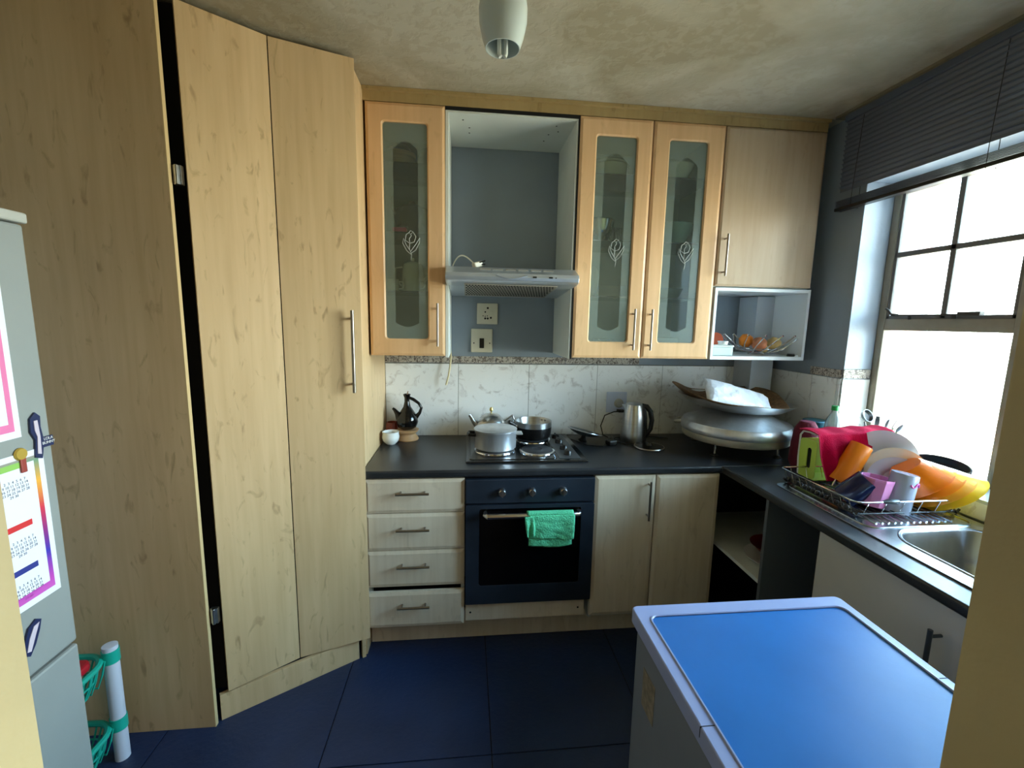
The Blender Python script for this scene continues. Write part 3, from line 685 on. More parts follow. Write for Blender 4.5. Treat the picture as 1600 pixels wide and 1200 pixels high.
# ------------------------------------------------------------------ jebena, stand, cups
ws = thing('wooden_stand', 'small waisted pale wooden stand under the black coffee pot', 'stand', (-.325, 2.44, .903))
put('stand', MB().lathe([(0, 0), (.060, 0), (.062, .006), (.046, .032), (.046, .036), (.062, .052), (.063, .058), (.045, .058), (0, .054)], 40), mat('turned pale wood', (206, 160, 112), .55, var=.12, scale=(10, 10, 90)), ws, smooth=True)
jb = thing('coffee_pot', 'black clay coffee pot with tall neck and spout on the wooden stand', 'coffee pot', (-.325, 2.44, .962))
CLAY = mat('glossy black clay', (12, 10, 10), .12)
put('body', MB().lathe([(0, 0), (.030, 0), (.050, .014), (.060, .042), (.056, .072), (.038, .100), (.020, .128), (.014, .155), (.014, .178), (.021, .196), (.018, .198), (.010, .190), (0, .188)], 40), CLAY, jb, smooth=True)
put('spout', MB().tube([(-.040, -.01, .066), (-.052, -.012, .092), (-.066, -.014, .112), (-.076, -.015, .122)], [.022, .014, .009, .006], 12), CLAY, jb, smooth=True)
put('handle', MB().tube([(.012, 0, .178), (.035, 0, .168), (.064, 0, .146), (.078, 0, .120), (.068, 0, .092), (.046, 0, .066)], [.008, .009, .008, .008, .009, .014], 12), CLAY, jb, smooth=True)
put('stopper', MB().tube([(0, 0, .188), (.004, 0, .205), (.007, 0, .214)], [.006, .003, .002], 8), mat('straw stopper', (150, 120, 96), .8), jb, label='brown straw stopper')
wc = thing('coffee_cup', 'small white handleless cup on the worktop by the pantry panel', 'cup', (-.400, 2.345, .903))
put('cup', MB().lathe([(0, 0), (.022, 0), (.026, .004), (.042, .022), (.046, .042), (.042, .060), (.044, .070), (.041, .070), (.039, .060), (.042, .042), (.036, .020), (0, .010)], 40), WHITEGLOSS, wc, smooth=True)
rc = thing('clay_cup', 'reddish brown ribbed cup in the corner behind the white cup', 'cup', (-.412, 2.46, .903))
put('cup', MB().lathe([(0, 0), (.03, 0), (.036, .02), (.034, .07), (.030, .095), (.026, .095), (.028, .02), (0, .01)], 14), mat('red brown glaze', (120, 44, 28), .3), rc)

# ------------------------------------------------------------------ glass lid, kettle, cable
gd = thing('glass_lid', 'glass pot lid resting upside down on its black knob beside the hob', 'lid', (.655, 2.36, .903), (math.radians(-6), math.radians(14), 0))
put('glass', MB().lathe([(0, .034), (.04, .037), (.075, .048), (.094, .060), (.095, .063), (.072, .052), (.038, .041), (0, .038)], 48), LIDGLASS, gd, smooth=True)
put('steel_rim', MB().tube([(.096*math.cos(t*PI/24), .096*math.sin(t*PI/24), .062) for t in range(48)], .0035, 6, closed=True), STEEL, gd, smooth=True)
put('knob', MB().lathe([(0, .002), (.022, .002), (.026, .010), (.016, .018), (.012, .034), (0, .034)], 24), BLACK, gd, smooth=True)
kt = thing('electric_kettle', 'brushed steel electric kettle with black handle in front of the socket', 'kettle', (.952, 2.365, .9035), (0, 0, math.radians(-25)))
put('body', MB().lathe([(0, 0), (.070, 0), (.073, .006), (.070, .05), (.060, .14), (.052, .20), (.050, .205), (0, .205)], 48), STEEL, kt, smooth=True)
put('lid', MB().lathe([(.050, .205), (.048, .214), (.03, .224), (0, .226)], 40), STEEL, kt, smooth=True)
put('spout', MB().prism([(-.045, -.018, .17), (-.072, 0, .208), (-.045, .018, .17), (-.045, .018, .208), (-.045, -.018, .208)], (0, 0, .001)), STEEL, kt)
put('handle', MB().tube([(.040, 0, .208), (.066, 0, .205), (.088, 0, .178), (.098, 0, .13), (.094, 0, .08), (.078, 0, .05), (.066, 0, .04)], [.014, .015, .014, .013, .012, .012, .012], 12), BLACK, kt, smooth=True)
put('back_panel', MB().tube([(.068, 0, .03), (.058, 0, .14), (.050, 0, .205)], .014, 12), BLACK, kt, smooth=True)
kb = thing('kettle_base', 'round silver rimmed kettle power base on the worktop', 'kettle base', (.995, 2.235, .903))
put('base', MB().lathe([(0, .012), (.045, .013), (.075, .008), (.080, .002), (.080, 0), (0, 0)], 40), BLACK, kb, smooth=True)
put('steel_rim', MB().tube([(.078*math.cos(t*PI/24), .078*math.sin(t*PI/24), .005) for t in range(48)], .004, 6, closed=True), STEEL, kb, smooth=True)
put('connector', MB().lathe([(0, .028), (.012, .028), (.014, .022), (.018, .012)], 20), BLACK, kb, smooth=True)
cbx = tag(put('kettle_cable', MB().tube([(.915, 2.485, 1.052), (.87, 2.475, 1.05), (.815, 2.47, 1.03), (.79, 2.46, .97), (.80, 2.44, .92), (.84, 2.38, .908), (.875, 2.30, .908), (.91, 2.25, .908)], .0035, 8), BLACK, smooth=True), 'thin black kettle cable looping from the wall socket to the worktop', 'cable')
pg = thing('travel_adaptor', 'black adaptor plug with metal pins lying between hob and kettle', 'plug', (.80, 2.29, .903), (0, 0, .4))
put('body', MB().box(-.028, .028, -.02, .02, 0, .028), BLACK, pg, bevel=.006)
put('pin', MB().tube([(0, -.01, .028), (0, -.01, .045)], .003).tube([(.012, .008, .028), (.012, .008, .045)], .003).tube([(-.012, .008, .028), (-.012, .008, .045)], .003), CHROME, pg)
tag(put('power_cord', MB().tube([(.60, 2.40, .907), (.66, 2.27, .907), (.74, 2.25, .907), (.80, 2.33, .907), (.87, 2.42, .907), (1.0, 2.46, .907), (1.10, 2.44, .907), (1.18, 2.40, .907)], .0035, 8), BLACK, smooth=True), 'black power cord lying on the worktop behind the kettle', 'cable')

# ------------------------------------------------------------------ round griddle with tray, straw mat, packet
gr = thing('round_griddle', 'large round aluminium electric griddle with domed lid on legs in the corner', 'griddle', (1.455, 2.195, .903))
r = .272
DIRTY = mat('smeared aluminium', (214, 206, 188), .4, .7, var=.25, scale=(7, 7, 7))
put('pan', MB().lathe([(0, .070), (r-.02, .066), (r-.008, .070), (r-.004, .078), (r-.004, .108), (0, .108)], 72), DIRTY, gr, smooth=True)
put('lid', MB().lathe([(r, .106), (r+.004, .112), (r+.002, .140), (r-.004, .148), (r-.006, .158), (r-.03, .164), (.17, .196), (.08, .212), (0, .215)], 72), ALU, gr, smooth=True)
for a in (215, 305, 35, 125):
    x, y = .22*math.cos(math.radians(a)), .22*math.sin(math.radians(a))
    mb = MB(); mb.tube([(x, y, .072), (x, y, .015)], [.008, .006], 10); mb.lathe([(0, 0), (.020, 0), (.021, .004), (.008, .014), (0, .016)], 20, cx=x, cy=y); put('leg', mb, CHROME, gr, smooth=True)
for a, m in ((140, DIRTY), (-37, BLACK)):
    ca, sa = math.cos(math.radians(a)), math.sin(math.radians(a)); M = Matrix.Rotation(math.radians(a), 4, 'Z')
    mb = MB(); pts = [M @ Vector(p) for p in ((r-.01, -.045, .125), (r+.03, -.040, .120), (r+.034, 0, .118), (r+.03, .040, .120), (r-.01, .045, .125))]
    mb.tube(pts, .012, 12); hnd = put('handle', mb, m, gr, smooth=True)
p = Matrix.Rotation(math.radians(-37), 4, 'Z') @ Vector((r+.012, -.050, .118))
put('handle_ring', MB().lathe([(.005, 0), (.014, 0), (.014, .01), (.005, .01), (.005, 0)], 20, Matrix.Translation(p) @ Matrix.Rotation(PI/2, 4, 'X')), mat('pinkish washer', (216, 172, 156), .5), gr)
ty = thing('round_tray', 'wide shallow steel tray on top of the griddle lid', 'tray', (1.45, 2.215, 1.120), (0, math.radians(3.5), math.radians(0)))
put('tray', MB().lathe([(0, 0), (.16, 0), (.23, .018), (.285, .056), (.290, .060), (.283, .060), (.228, .022), (.16, .004), (0, .004)], 72), STEEL, ty, smooth=True)
sm = thing('straw_mat', 'brown woven straw mat curling up on the steel tray', 'mat', (1.415, 2.225, 1.128), (0, math.radians(3.0), 0))
def matf(u, v):
    rr = .285*u*(1+.03*math.sin(5*v*2*PI)); t = v*2*PI
    lf = max(0, math.cos(t-PI*.93))**2; lr = max(0, math.cos(t-.5))**2; z = .012+.008*math.sin(3*t+.5)*u*u+.060*u**3*lf+.050*u**2*lr
    return Vector((rr*math.cos(t), rr*math.sin(t), z+.034*u*u))
mb = MB().grid(matf, 24, 72); bmesh.ops.remove_doubles(mb.bm, verts=mb.bm.verts[:], dist=.0004)
MATM = mat('woven straw', (120, 88, 56), .8, var=.45, scale=(60, 60, 60), bump=.8, bscale=110)
put('mat', mb, MATM, sm, smooth='all', solid=.004)
pk = thing('wrapped_packet', 'white crumpled plastic wrapped packet on top of the straw mat', 'packet', (1.408, 2.125, 1.195), (math.radians(40), math.radians(13), math.radians(-6)))
def pkf(u, v):
    x = (u-.5)*.35; y = (v-.5)*.175*(1-.35*u)
    return x, y
mb = MB(); NU, NV = 30, 14; tv = []; bv = []
for i in range(NU+1):
    a_, b_ = [], []
    for j in range(NV+1):
        u, v = i/NU, j/NV; x, y = pkf(u, v); e_ = (1-(2*u-1)**8)*(1-(2*v-1)**6)
        nz = noise.noise(Vector((x*28, y*28, 1)))*.010+noise.noise(Vector((x*70, y*70, 4)))*.004
        a_.append(mb.bm.verts.new((x+nz*.5, y, .006+.028*e_+nz*e_))); b_.append(mb.bm.verts.new((x+nz*.5, y, .0-.008*e_)))
    tv.append(a_); bv.append(b_)
for i in range(NU):
    for j in range(NV):
        mb.bm.faces.new((tv[i][j], tv[i+1][j], tv[i+1][j+1], tv[i][j+1])); mb.bm.faces.new((bv[i][j], bv[i][j+1], bv[i+1][j+1], bv[i+1][j]))
for i in range(NU): mb.bm.faces.new((tv[i][0], bv[i][0], bv[i+1][0], tv[i+1][0])); mb.bm.faces.new((tv[i][NV], tv[i+1][NV], bv[i+1][NV], bv[i][NV]))
for j in range(NV): mb.bm.faces.new((tv[0][j], tv[0][j+1], bv[0][j+1], bv[0][j])); mb.bm.faces.new((tv[NU][j], bv[NU][j], bv[NU][j+1], tv[NU][j+1]))
put('packet', mb, mat('white plastic wrap', (226, 232, 242), .35, bump=.5, bscale=60), pk, smooth='all')

# ------------------------------------------------------------------ shelf box contents: wire basket with fruit, tub
bk = thing('wire_fruit_basket', 'chrome wire fruit basket in the white open shelf box', 'basket', (1.60, 2.27, 1.4145))
N = 15
for k in range(N):
    a = 2*PI*k/N; tw = .55; pts = []
    for j in range(10):
        t = j/9; rr = .045+.155*t**.8; z = .012+.095*t**1.7; b_ = a+tw*t
        pts.append((rr*math.cos(b_), rr*.85*math.sin(b_), z))
    mb = MB(); mb.tube(pts, .0028, 6); mb.sphere(pts[-1], .0055, 8); put('wire', mb, CHROME, bk, smooth=True)
mb = MB(); mb.tube([(.052*math.cos(t*PI/16), .044*math.sin(t*PI/16), .012) for t in range(32)], .003, 6, closed=True)
mb.tube([(.11*math.cos(t*PI/16), .0935*math.sin(t*PI/16), .034) for t in range(32)], .002, 6, closed=True)
for a in (30, 150, 270): mb.sphere((.05*math.cos(math.radians(a)), .042*math.sin(math.radians(a)), .0055), .0055, 8)
put('base_ring', mb, CHROME, bk, smooth=True)
def fruit(name, label, loc, r, m, grp=None):
    t = thing(name, label, name.replace('_', ' '), loc, (random.random(), random.random(), 0), grp)
    put('flesh', MB().lathe([(0, -r*.88), (r*.25, -r*.94), (r*.7, -r*.72), (r, 0), (r*.75, r*.7), (r*.3, r*.92), (.002, r*.80)], 24), m, t, smooth='all')
    put('stalk', MB().tube([(0, 0, r*.78), (.002, 0, r*.98)], .0015, 6), mat('fruit stalk', (80, 62, 36), .8), t)
AP = mat('red green apple skin', (196, 120, 80), .35, var=.45, scale=(14, 14, 14)); AP2 = mat('yellow apple skin', (206, 172, 110), .35, var=.3, scale=(14, 14, 14)); OR = mat('orange peel', (232, 134, 30), .45, bump=.3, bscale=200)
fruit('orange', 'bright orange at the back left of the wire basket', (1.535, 2.29, 1.489), .038, OR)
fruit('apple', 'reddish apple at the front left of the wire basket', (1.565, 2.215, 1.474), .037, AP)
fruit('apple', 'yellow apple at the right of the wire basket', (1.665, 2.24, 1.476), .037, AP2)
fruit('apple', 'small dark apple between the other fruit in the basket', (1.615, 2.305, 1.474), .033, AP)
fruit('apple', 'pale apple low in the wire basket between two larger ones', (1.612, 2.245, 1.448), .024, AP2)
tb = thing('plastic_tub', 'clear rectangular plastic tub in the left of the white shelf box', 'tub', (1.315, 2.20, 1.4145))
put('tub', MB().prism([(x, y, 0) for x, y in rrect(-.055, .065, -.05, .05, .012)], (0, 0, .045)), mat('milky plastic', (196, 216, 216), .3), tb, bevel=.003)
put('lid', MB().prism([(x, y, .045) for x, y in rrect(-.059, .069, -.054, .054, .014)], (0, 0, .008)), mat('pale tub lid', (214, 228, 226), .3), tb, bevel=.002)
oc = thing('orange_lid', 'round orange plastic lid standing behind the clear tub', 'lid', (1.375, 2.33, 1.4145))
put('lid', MB().lathe([(0, 0), (.040, 0), (.042, .004), (.042, .018), (0, .018)], 32, Matrix.Translation((0, 0, .072)) @ Matrix.Rotation(PI/2-.15, 4, 'X')), mat('deep orange plastic', (212, 86, 30), .4), oc, smooth=True)
put('rest', MB().box(-.03, .03, 0, .02, 0, .032), mat('deep orange plastic', 0), oc)
lt = thing('small_lidded_pot', 'small white round pot on top of the clear tub', 'pot', (1.335, 2.18, 1.4685))
put('pot', MB().lathe([(0, 0), (.022, 0), (.024, .004), (.024, .014), (0, .014)], 24), WHITEGLOSS, lt, smooth=True)
put('lid', MB().lathe([(.026, .014), (.026, .020), (0, .021)], 24), WHITE2, lt, smooth=True)
st = tag(put('toy_puck', MB().lathe([(0, 0), (.018, 0), (.020, .006), (.016, .014), (0, .014)], 20, Matrix.Translation((1.70, 2.15, 1.4145))), BLACK, smooth=True), 'small black round cap lying right of the wire basket', 'cap')
tag(put('folded_paper', MB().box(1.715, 1.735, 2.14, 2.20, 1.4145, 1.421, Matrix.Identity(4)), WHITE2, bevel=.002), 'small white folded scrap at the right end of the shelf box', 'paper')

# ------------------------------------------------------------------ crockery inside the glass cabinets
def lath(name, label, cat, loc, prof, m, seg=36, group=None, extra=None):
    t = thing(name, label, cat, (loc[0], loc[1]-.045, loc[2]), group=group); put(extra or 'body', MB().lathe(prof, seg), m, t, smooth=True); return t
DK = mat('dark glazed pottery', (26, 24, 24), .25); GB = mat('coiled basketwork', (176, 140, 84), .8, var=.35, scale=(5, 5, 200))
def mug(label, loc, r, h, ang=0, m=WHITEGLOSS, s=1):
    t = thing('mug', label, 'mug', loc, (0, 0, ang))
    put('cup', MB().lathe([(0, 0), (r*.92, 0), (r, .004), (r, h), (r-.003, h), (r-.004, .006), (0, .005)], 32), m, t, smooth=True)
    put('handle', MB().tube([(r-.002, 0, h*.82), (r+.018, 0, h*.80), (r+.026, 0, h*.5), (r+.016, 0, h*.22), (r-.002, 0, h*.2)], .004, 8), m, t, smooth=True); return t
lath('basket_bowl', 'coiled straw basket on the top shelf of the narrow glass cabinet', 'basket', (-.318, 2.29, 2.279), [(0, 0), (.05, 0), (.072, .03), (.078, .055), (.07, .055), (.05, .01), (0, .008)], GB)
lath('clay_bowl', 'dark bowl upturned in the straw basket in the narrow glass cabinet', 'bowl', (-.318, 2.29, 2.318), [(.066, 0), (.068, .01), (.05, .045), (.02, .060), (0, .062)], DK)
lath('clay_pot', 'dark round pot at the right of the top shelf in the narrow cabinet', 'pot', (-.185, 2.34, 2.279), [(0, 0), (.04, 0), (.055, .04), (.048, .08), (.035, .1), (.03, .095), (0, .09)], DK)
t = lath('black_teapot', 'black pot with side handles on the middle shelf of the narrow cabinet', 'pot', (-.262, 2.29, 1.973), [(0, .0), (.05, 0), (.078, .03), (.085, .075), (.075, .115), (.05, .13), (.02, .138), (.012, .155), (0, .158)], DK)
put('handle', MB().tube([(.07, 0, .11), (.10, 0, .125), (.11, 0, .10), (.085, 0, .07)], .006, 8), DK, t, smooth=True)
put('spout', MB().tube([(-.07, -.02, .08), (-.09, -.03, .12), (-.085, -.04, .165)], [.012, .009, .005], 8), DK, t, smooth=True)
tag(put('pink_cloth', MB().box(-.345, -.28, 2.165, 2.21, 1.9725, 1.992), mat('pink cloth', (220, 40, 110), .8, bump=.5, bscale=60), bevel=.004), 'small bright pink cloth under the black pot in the narrow cabinet', 'cloth')
t = lath('white_teapot', 'tall white jug with knobbed lid on the lower shelf of the narrow cabinet', 'jug', (-.265, 2.32, 1.703), [(0, 0), (.05, 0), (.056, .01), (.052, .10), (.045, .135), (.03, .145), (.008, .150), (.008, .165), (0, .17)], WHITEGLOSS)
put('handle', MB().tube([(-.05, 0, .12), (-.085, 0, .115), (-.088, 0, .06), (-.054, 0, .03)], .005, 8), WHITEGLOSS, t, smooth=True)
put('spout', MB().tube([(.05, 0, .05), (.07, 0, .075), (.085, 0, .11)], [.012, .009, .006], 8), WHITEGLOSS, t, smooth=True)
mug('white mug in front of the white jug in the narrow glass cabinet', (-.262, 2.215, 1.703), .036, .062)
mug('white mug at the left edge of the lower shelf in the narrow cabinet', (-.36, 2.22, 1.703), .034, .055)
mug('pale cup on the bottom of the narrow glass cabinet', (-.262, 2.235, 1.415), .034, .060)
# right glass cabinet
t = lath('covered_dish', 'white covered serving dish on the top shelf behind the second glass door', 'dish', (.70, 2.30, 2.279), [(0, 0), (.07, 0), (.092, .03), (.095, .055), (.0, .055)], WHITEGLOSS, extra='dish')
put('lid', MB().lathe([(.098, .058), (.098, .066), (.08, .080), (.02, .088), (0, .088)], 36), WHITEGLOSS, t, smooth=True)
lath('steel_bowl', 'shiny steel bowl on the middle shelf behind the second glass door', 'bowl', (.665, 2.28, 1.973), [(0, 0), (.03, 0), (.04, .006), (.068, .06), (.072, .10), (.064, .106), (.062, .10), (.05, .03), (0, .01)], CHROME)
t = thing('plate_rack', 'black wire rack beside the steel bowl behind the second glass door', 'rack', (.755, 2.30, 1.973))
mb = MB()
for k in range(5): mb.tube([(-.012+.009*k, -.05, 0), (-.012+.009*k, -.05, .075), (-.012+.009*k, .05, .075), (-.012+.009*k, .05, 0)], .0015, 6)
put('wires', mb, BLACK, t)
PLP = [(0, 0), (.06, 0), (.09, .008), (.092, .010), (.06, .004), (0, .004)]
for k in range(7):
    lath('dinner_plate', ['white plate at the bottom of the plate stack behind the second glass door', 'white plate second from the bottom of the stack in the glass cabinet', 'white plate third from the bottom of the stack in the glass cabinet', 'white plate in the middle of the stack in the glass cabinet', 'white plate third from the top of the stack in the glass cabinet', 'white plate second from the top of the stack in the glass cabinet', 'white plate on top of the plate stack behind the second glass door'][k], 'plate', (.725, 2.31, 1.703+.0068*k), PLP, WHITEGLOSS, group='plates stacked in the glass cabinet')
lath('white_vase', 'tall white jug left of the plate stack in the glass cabinet', 'jug', (.618, 2.22, 1.703), [(0, 0), (.022, 0), (.03, .05), (.034, .09), (.026, .125), (.012, .14), (0, .14)], WHITEGLOSS)
t = lath('sugar_bowl', 'silver sugar bowl on the bottom behind the second glass door', 'bowl', (.695, 2.24, 1.415), [(0, 0), (.025, 0), (.04, .02), (.052, .05), (.055, .075), (.05, .073), (.0, .03)], CHROME)
lath('steel_saucer', 'silver tray under the sugar bowl rim on the bottom of the cabinet', 'tray', (.70, 2.38, 1.415), [(0, 0), (.08, 0), (.11, .012), (.11, .016), (.08, .004), (0, .004)], CHROME)
lath('white_bowl', 'white bowl on the top shelf behind the third glass door', 'bowl', (1.035, 2.27, 2.279), [(0, 0), (.05, 0), (.078, .045), (.084, .066), (.079, .066), (.05, .01), (0, .006)], WHITEGLOSS)
lath('glass_bowl', 'large greenish bowl on the middle shelf behind the third glass door', 'bowl', (1.06, 2.30, 1.973), [(0, 0), (.05, 0), (.085, .06), (.092, .10), (.087, .10), (.05, .01), (0, .006)], mat('green tinted bowl', (128, 158, 148), .2))
lath('grey_dish', 'grey dish on the lower shelf behind the third glass door', 'dish', (1.05, 2.32, 1.703), [(0, 0), (.06, 0), (.085, .05), (.08, .05), (0, .01)], mat('grey pottery', (110, 120, 120), .4))
lath('white_pot', 'white round pot on the bottom behind the third glass door', 'pot', (1.04, 2.27, 1.415), [(0, 0), (.055, 0), (.068, .02), (.07, .07), (.06, .085), (0, .09)], WHITEGLOSS)

# ------------------------------------------------------------------ oven towel
tw = thing('tea_towel', 'mint green ribbed cloth folded over the oven door handle', 'towel', (.375, 1.85, .6))
MINT = mat('mint green cloth', (98, 208, 156), .9, var=.10, scale=(90, 90, 90), bump=.6, bscale=160)
def towel(x0, x1, yf, zt, zb, sk, amp, ph):
    def f(u, v):
        x = x0+(x1-x0)*u+sk*v; fo = amp*math.sin(u*9+ph+v*2)*v
        return Vector((x, yf+fo-.004*math.sin(v*PI)+.004*noise.noise(Vector((x*30, v*8, ph))), zt+(zb-zt)*v+.006*math.sin(u*6+ph)*v))
    return f
put('front_fold', MB().grid(towel(.285, .492, 1.836, .712, .600, -.004, .006, .4), 30, 20), MINT, tw, True, smooth='all', solid=.004)
put('under_fold', MB().grid(towel(.284, .482, 1.845, .714, .560, .0, .005, 1.6), 30, 20), MINT, tw, True, smooth='all', solid=.003)
put('back_fold', MB().grid(towel(.285, .48, 1.868, .716, .64, 0, .003, 3), 24, 12), MINT, tw, True, smooth='all', solid=.003)
def over(u, v):
    a = PI*v; return Vector((.275+.212*u, 1.853-.0145*math.cos(a), .712+.014*math.sin(a)))
put('top_fold', MB().grid(over, 20, 10), MINT, tw, True, smooth='all', solid=.003)
put('bunched_corner', MB().grid(towel(.262, .302, 1.832, .708, .615, .012, .010, 2.5), 14, 16), MINT, tw, True, smooth='all', solid=.004)

# ------------------------------------------------------------------ dish rack and washing up
rk = thing('dish_rack', 'wire dish rack with black plastic corners on the sink drainer', 'dish rack', (1.55, 1.5, .908))
RX0, RX1, RY0, RY1, RZ = 1.352, 1.796, 1.322, 1.700, .968
put('rim', MB().tube([(x, y, RZ) for x, y in rrect(RX0, RX1, RY0, RY1, .025)], .0035, 8, closed=True), CHROME, rk, True, smooth=True)
mb = MB(); mb.tube([(x, y, .918) for x, y in rrect(RX0+.018, RX1-.018, RY0+.018, RY1-.018, .02)], .003, 8, closed=True)
for k in range(14): x = RX0+.03+k*.030; mb.tube([(x, RY0+.018, .918), (x, RY1-.018, .918)], .002, 6)
put('base_wires', mb, mat('black coated wire', (18, 18, 20), .35), rk, True, smooth=True)
mb = MB()
wl = []
for k in range(9):
    y = RY0+.03+k*.04; wl += [((RX0, y, RZ), (RX0+.018, y, .918)), ((RX1, y, RZ), (RX1-.018, y, .918))]
for k in range(6):
    x = RX0+.05+k*.07; wl += [((x, RY0, RZ), (x, RY0+.018, .918)), ((x, RY1, RZ), (x, RY1-.018, .918))]
for a, b in wl: put('side_wire', MB().tube([a, b], .0016, 6), CHROME, rk, True)
for x, y in ((RX0+.02, RY0+.02), (RX1-.02, RY0+.02), (RX0+.02, RY1-.02), (RX1-.02, RY1-.02)):
    mb = MB(); mb.tube([(x-.012, y, .925), (x, y, .912), (x+.012, y, .925)], .0045, 8); put('foot', mb, BLACK, rk, True)
put('rim_clip', MB().tube([(1.455, RY0, RZ+.001), (1.475, RY0, RZ+.001), (1.505, RY0, RZ+.001), (1.515, RY0, RZ+.001)], [.005, .009, .010, .006], 10), BLACK, rk, True, smooth=True)
mb = MB(); mb.tube([(1.405+.0*k, 1.66-.02*k, .93) for k in range(12)], .008, 8)
for k in range(14): mb.sphere((1.372, 1.665-.022*k, .928), .010, 8)
put('cutlery_tray_grid', mb, BLACK, rk, True)
mb = MB()
for xx in (1.60,):
    mb.tube([(xx-.085+.17*t/16, 1.60, .92+.125*math.sin(PI*t/16)) for t in range(17)], .0035, 8)
put('plate_hoop', mb, CHROME, rk, True, smooth=True)
def tilted(name, label, cat, loc, rot, prof, m, seg=40, part='cup', group=None):
    t = thing(name, label, cat, loc, tuple(math.radians(a) for a in rot), group); put(part, MB().lathe(prof, seg), m, t, smooth=True); return t
def tum(r0, r1, h, w=.002, lip=.002): return [(0, 0), (r0, 0), (r0+.001, .003), (r1, h), (r1-w, h), (r0-w, .005), (0, .004)]
ORC = mat('orange plastic', (236, 128, 16), .35, Subsurface_Weight=.0)
tilted('tumbler', 'tall orange plastic tumbler leaning upside down in the dish rack', 'cup', (1.625, 1.60, 1.092), (0, 180+27, 0), tum(.039, .044, .175), ORC)
t = tilted('mug', 'dark navy mug leaning upside down at the front of the rack', 'mug', (1.49, 1.418, 1.012), (-10, 180-60+98, -20), tum(.043, .047, .105), mat('glossy navy', (14, 26, 72), .15))
pk_ = thing('tumbler', 'pink faceted plastic cup upright in the dish rack behind the rim', 'cup', (1.505, 1.41, .921), (0, math.radians(6), 0))
put('cup', MB().lathe([(0, 0), (.040, 0), (.052, .098), (.052, .106), (.049, .106), (.038, .004), (0, .004)], 10), mat('pink plastic', (226, 140, 196), .3), pk_)
fc = tilted('tumbler', 'frosted pale plastic tumbler with pink print at front of rack', 'cup', (1.592, 1.380, 1.050), (0, 180+9, 0), tum(.040, .044, .145), glass_mat('frosted plastic', (210, 215, 228), .35, .1, (196, 204, 226)))
put('pink_print', MB().tube([(.0425*math.cos(math.radians(a)), .0425*math.sin(math.radians(a)), .032+.008*math.sin(a*.12)) for a in range(228, 290, 5)], .0032, 6), mat('pink print', (222, 80, 170), .5), fc)
# green caddy under crimson towel
gc = thing('green_caddy', 'lime green plastic box with slotted end handle under the crimson towel', 'box', (1.66, 1.70, .93))
LIME = mat('lime green plastic', (190, 216, 90), .35)
mb = MB(); gx = 1.475
ring_prism(mb, rrect(1.655, 1.748, .922, 1.090, .02), rrect(1.682, 1.706, .965, 1.055, .011), lambda u, w, k: (gx+.004*k, u, w))
put('slotted_end', mb, LIME, gc, True)
put('slot_shade', MB().box(gx+.006, gx+.012, 1.67, 1.72, .95, 1.07), BLACK, gc, True)  # black plate added behind the slot so its inside looks shaded
put('body', MB().box(gx+.004, 1.80, 1.744, 1.748, .922, 1.085).box(gx+.004, 1.80, 1.655, 1.748, .920, .924).box(1.796, 1.80, 1.659, 1.744, .922, 1.085), LIME, gc, True)
put('white_rim', MB().tube([(gx, 1.665, 1.118), (gx, 1.70, 1.122), (gx, 1.738, 1.118), (gx, 1.752, 1.10), (gx, 1.752, 1.0), (gx, 1.745, .925)], .004, 8), WHITEGLOSS, gc, True, smooth=True)
ct = thing('crimson_towel', 'crimson towel draped over the green box in the dish rack', 'towel', (1.66, 1.65, 1.11))
CRIM = mat('crimson cotton', (176, 2, 52), .9, var=.2, scale=(18, 18, 18), bump=.5, bscale=220, spec=.1)
def ctf(u, v):
    x = 1.468+(.345)*u
    L = .190-.085*u if u < .85 else .118+.12*(u-.85)
    fold = .010*math.sin(u*15+v*3)+.006*math.sin(u*31+1)
    if v < .25:
        a = v/.25; return Vector((x, 1.752-.105*a, 1.124+.006*math.sin(a*PI)+.012*u+.003*math.sin(u*20)))
    s = (v-.25)/.75
    return Vector((x+.035*s*(1-u)**2, 1.644-.035*s*(1-u)+fold*min(1, s*2), 1.122+.014*u-L*s))
put('drape', MB().grid(ctf, 60, 36), CRIM, ct, True, smooth='all', solid=.004)
mb = MB(); mb.tube([Vector(ctf(0, v/24))+Vector((-.001, -.001, .002)) for v in range(25)], .0025, 6); put('hem', mb, mat('crimson hem', (210, 30, 84), .8), ct, True)
mr_ = tag(put('maroon_bag', MB().lathe([(0, 0), (.05, 0), (.062, .03), (.058, .12), (.05, .19), (.03, .225), (0, .23)], 20, Matrix.Translation((1.610, 1.88, .903))), mat('maroon fabric', (96, 14, 40), .9, bump=.8, bscale=30), smooth=True), 'dark maroon cloth bag between the griddle and the green box', 'bag')
tl = thing('teal_container', 'teal plastic container in the corner behind the maroon bag', 'container', (1.752, 2.00, .903))
put('body', MB().lathe([(0, 0), (.042, 0), (.050, .15), (.052, .17), (.054, .20), (.050, .205), (0, .206)], 30), mat('teal plastic', (14, 96, 116), .4), tl, smooth=True)
bt_ = thing('plastic_bottle', 'clear plastic bottle with green cap in the corner by the reveal', 'bottle', (1.762, 1.90, .903)); bt_.scale = (1, 1, 1.18)
put('body', MB().lathe([(0, 0), (.032, 0), (.036, .006), (.036, .17), (.030, .195), (.014, .222), (.012, .235)], 32), CLEAR, bt_, smooth=True)
put('cap', MB().lathe([(.015, .232), (.015, .250), (0, .252)], 24), mat('green cap', (20, 150, 74), .4), bt_, smooth=True, label='green screw cap')
put('contents', MB().lathe([(0, .004), (.034, .006), (.034, .15), (0, .15)], 28), glass_mat('bottle contents', (236, 240, 240), .5, .05, (230, 234, 236)), bt_, smooth=True)
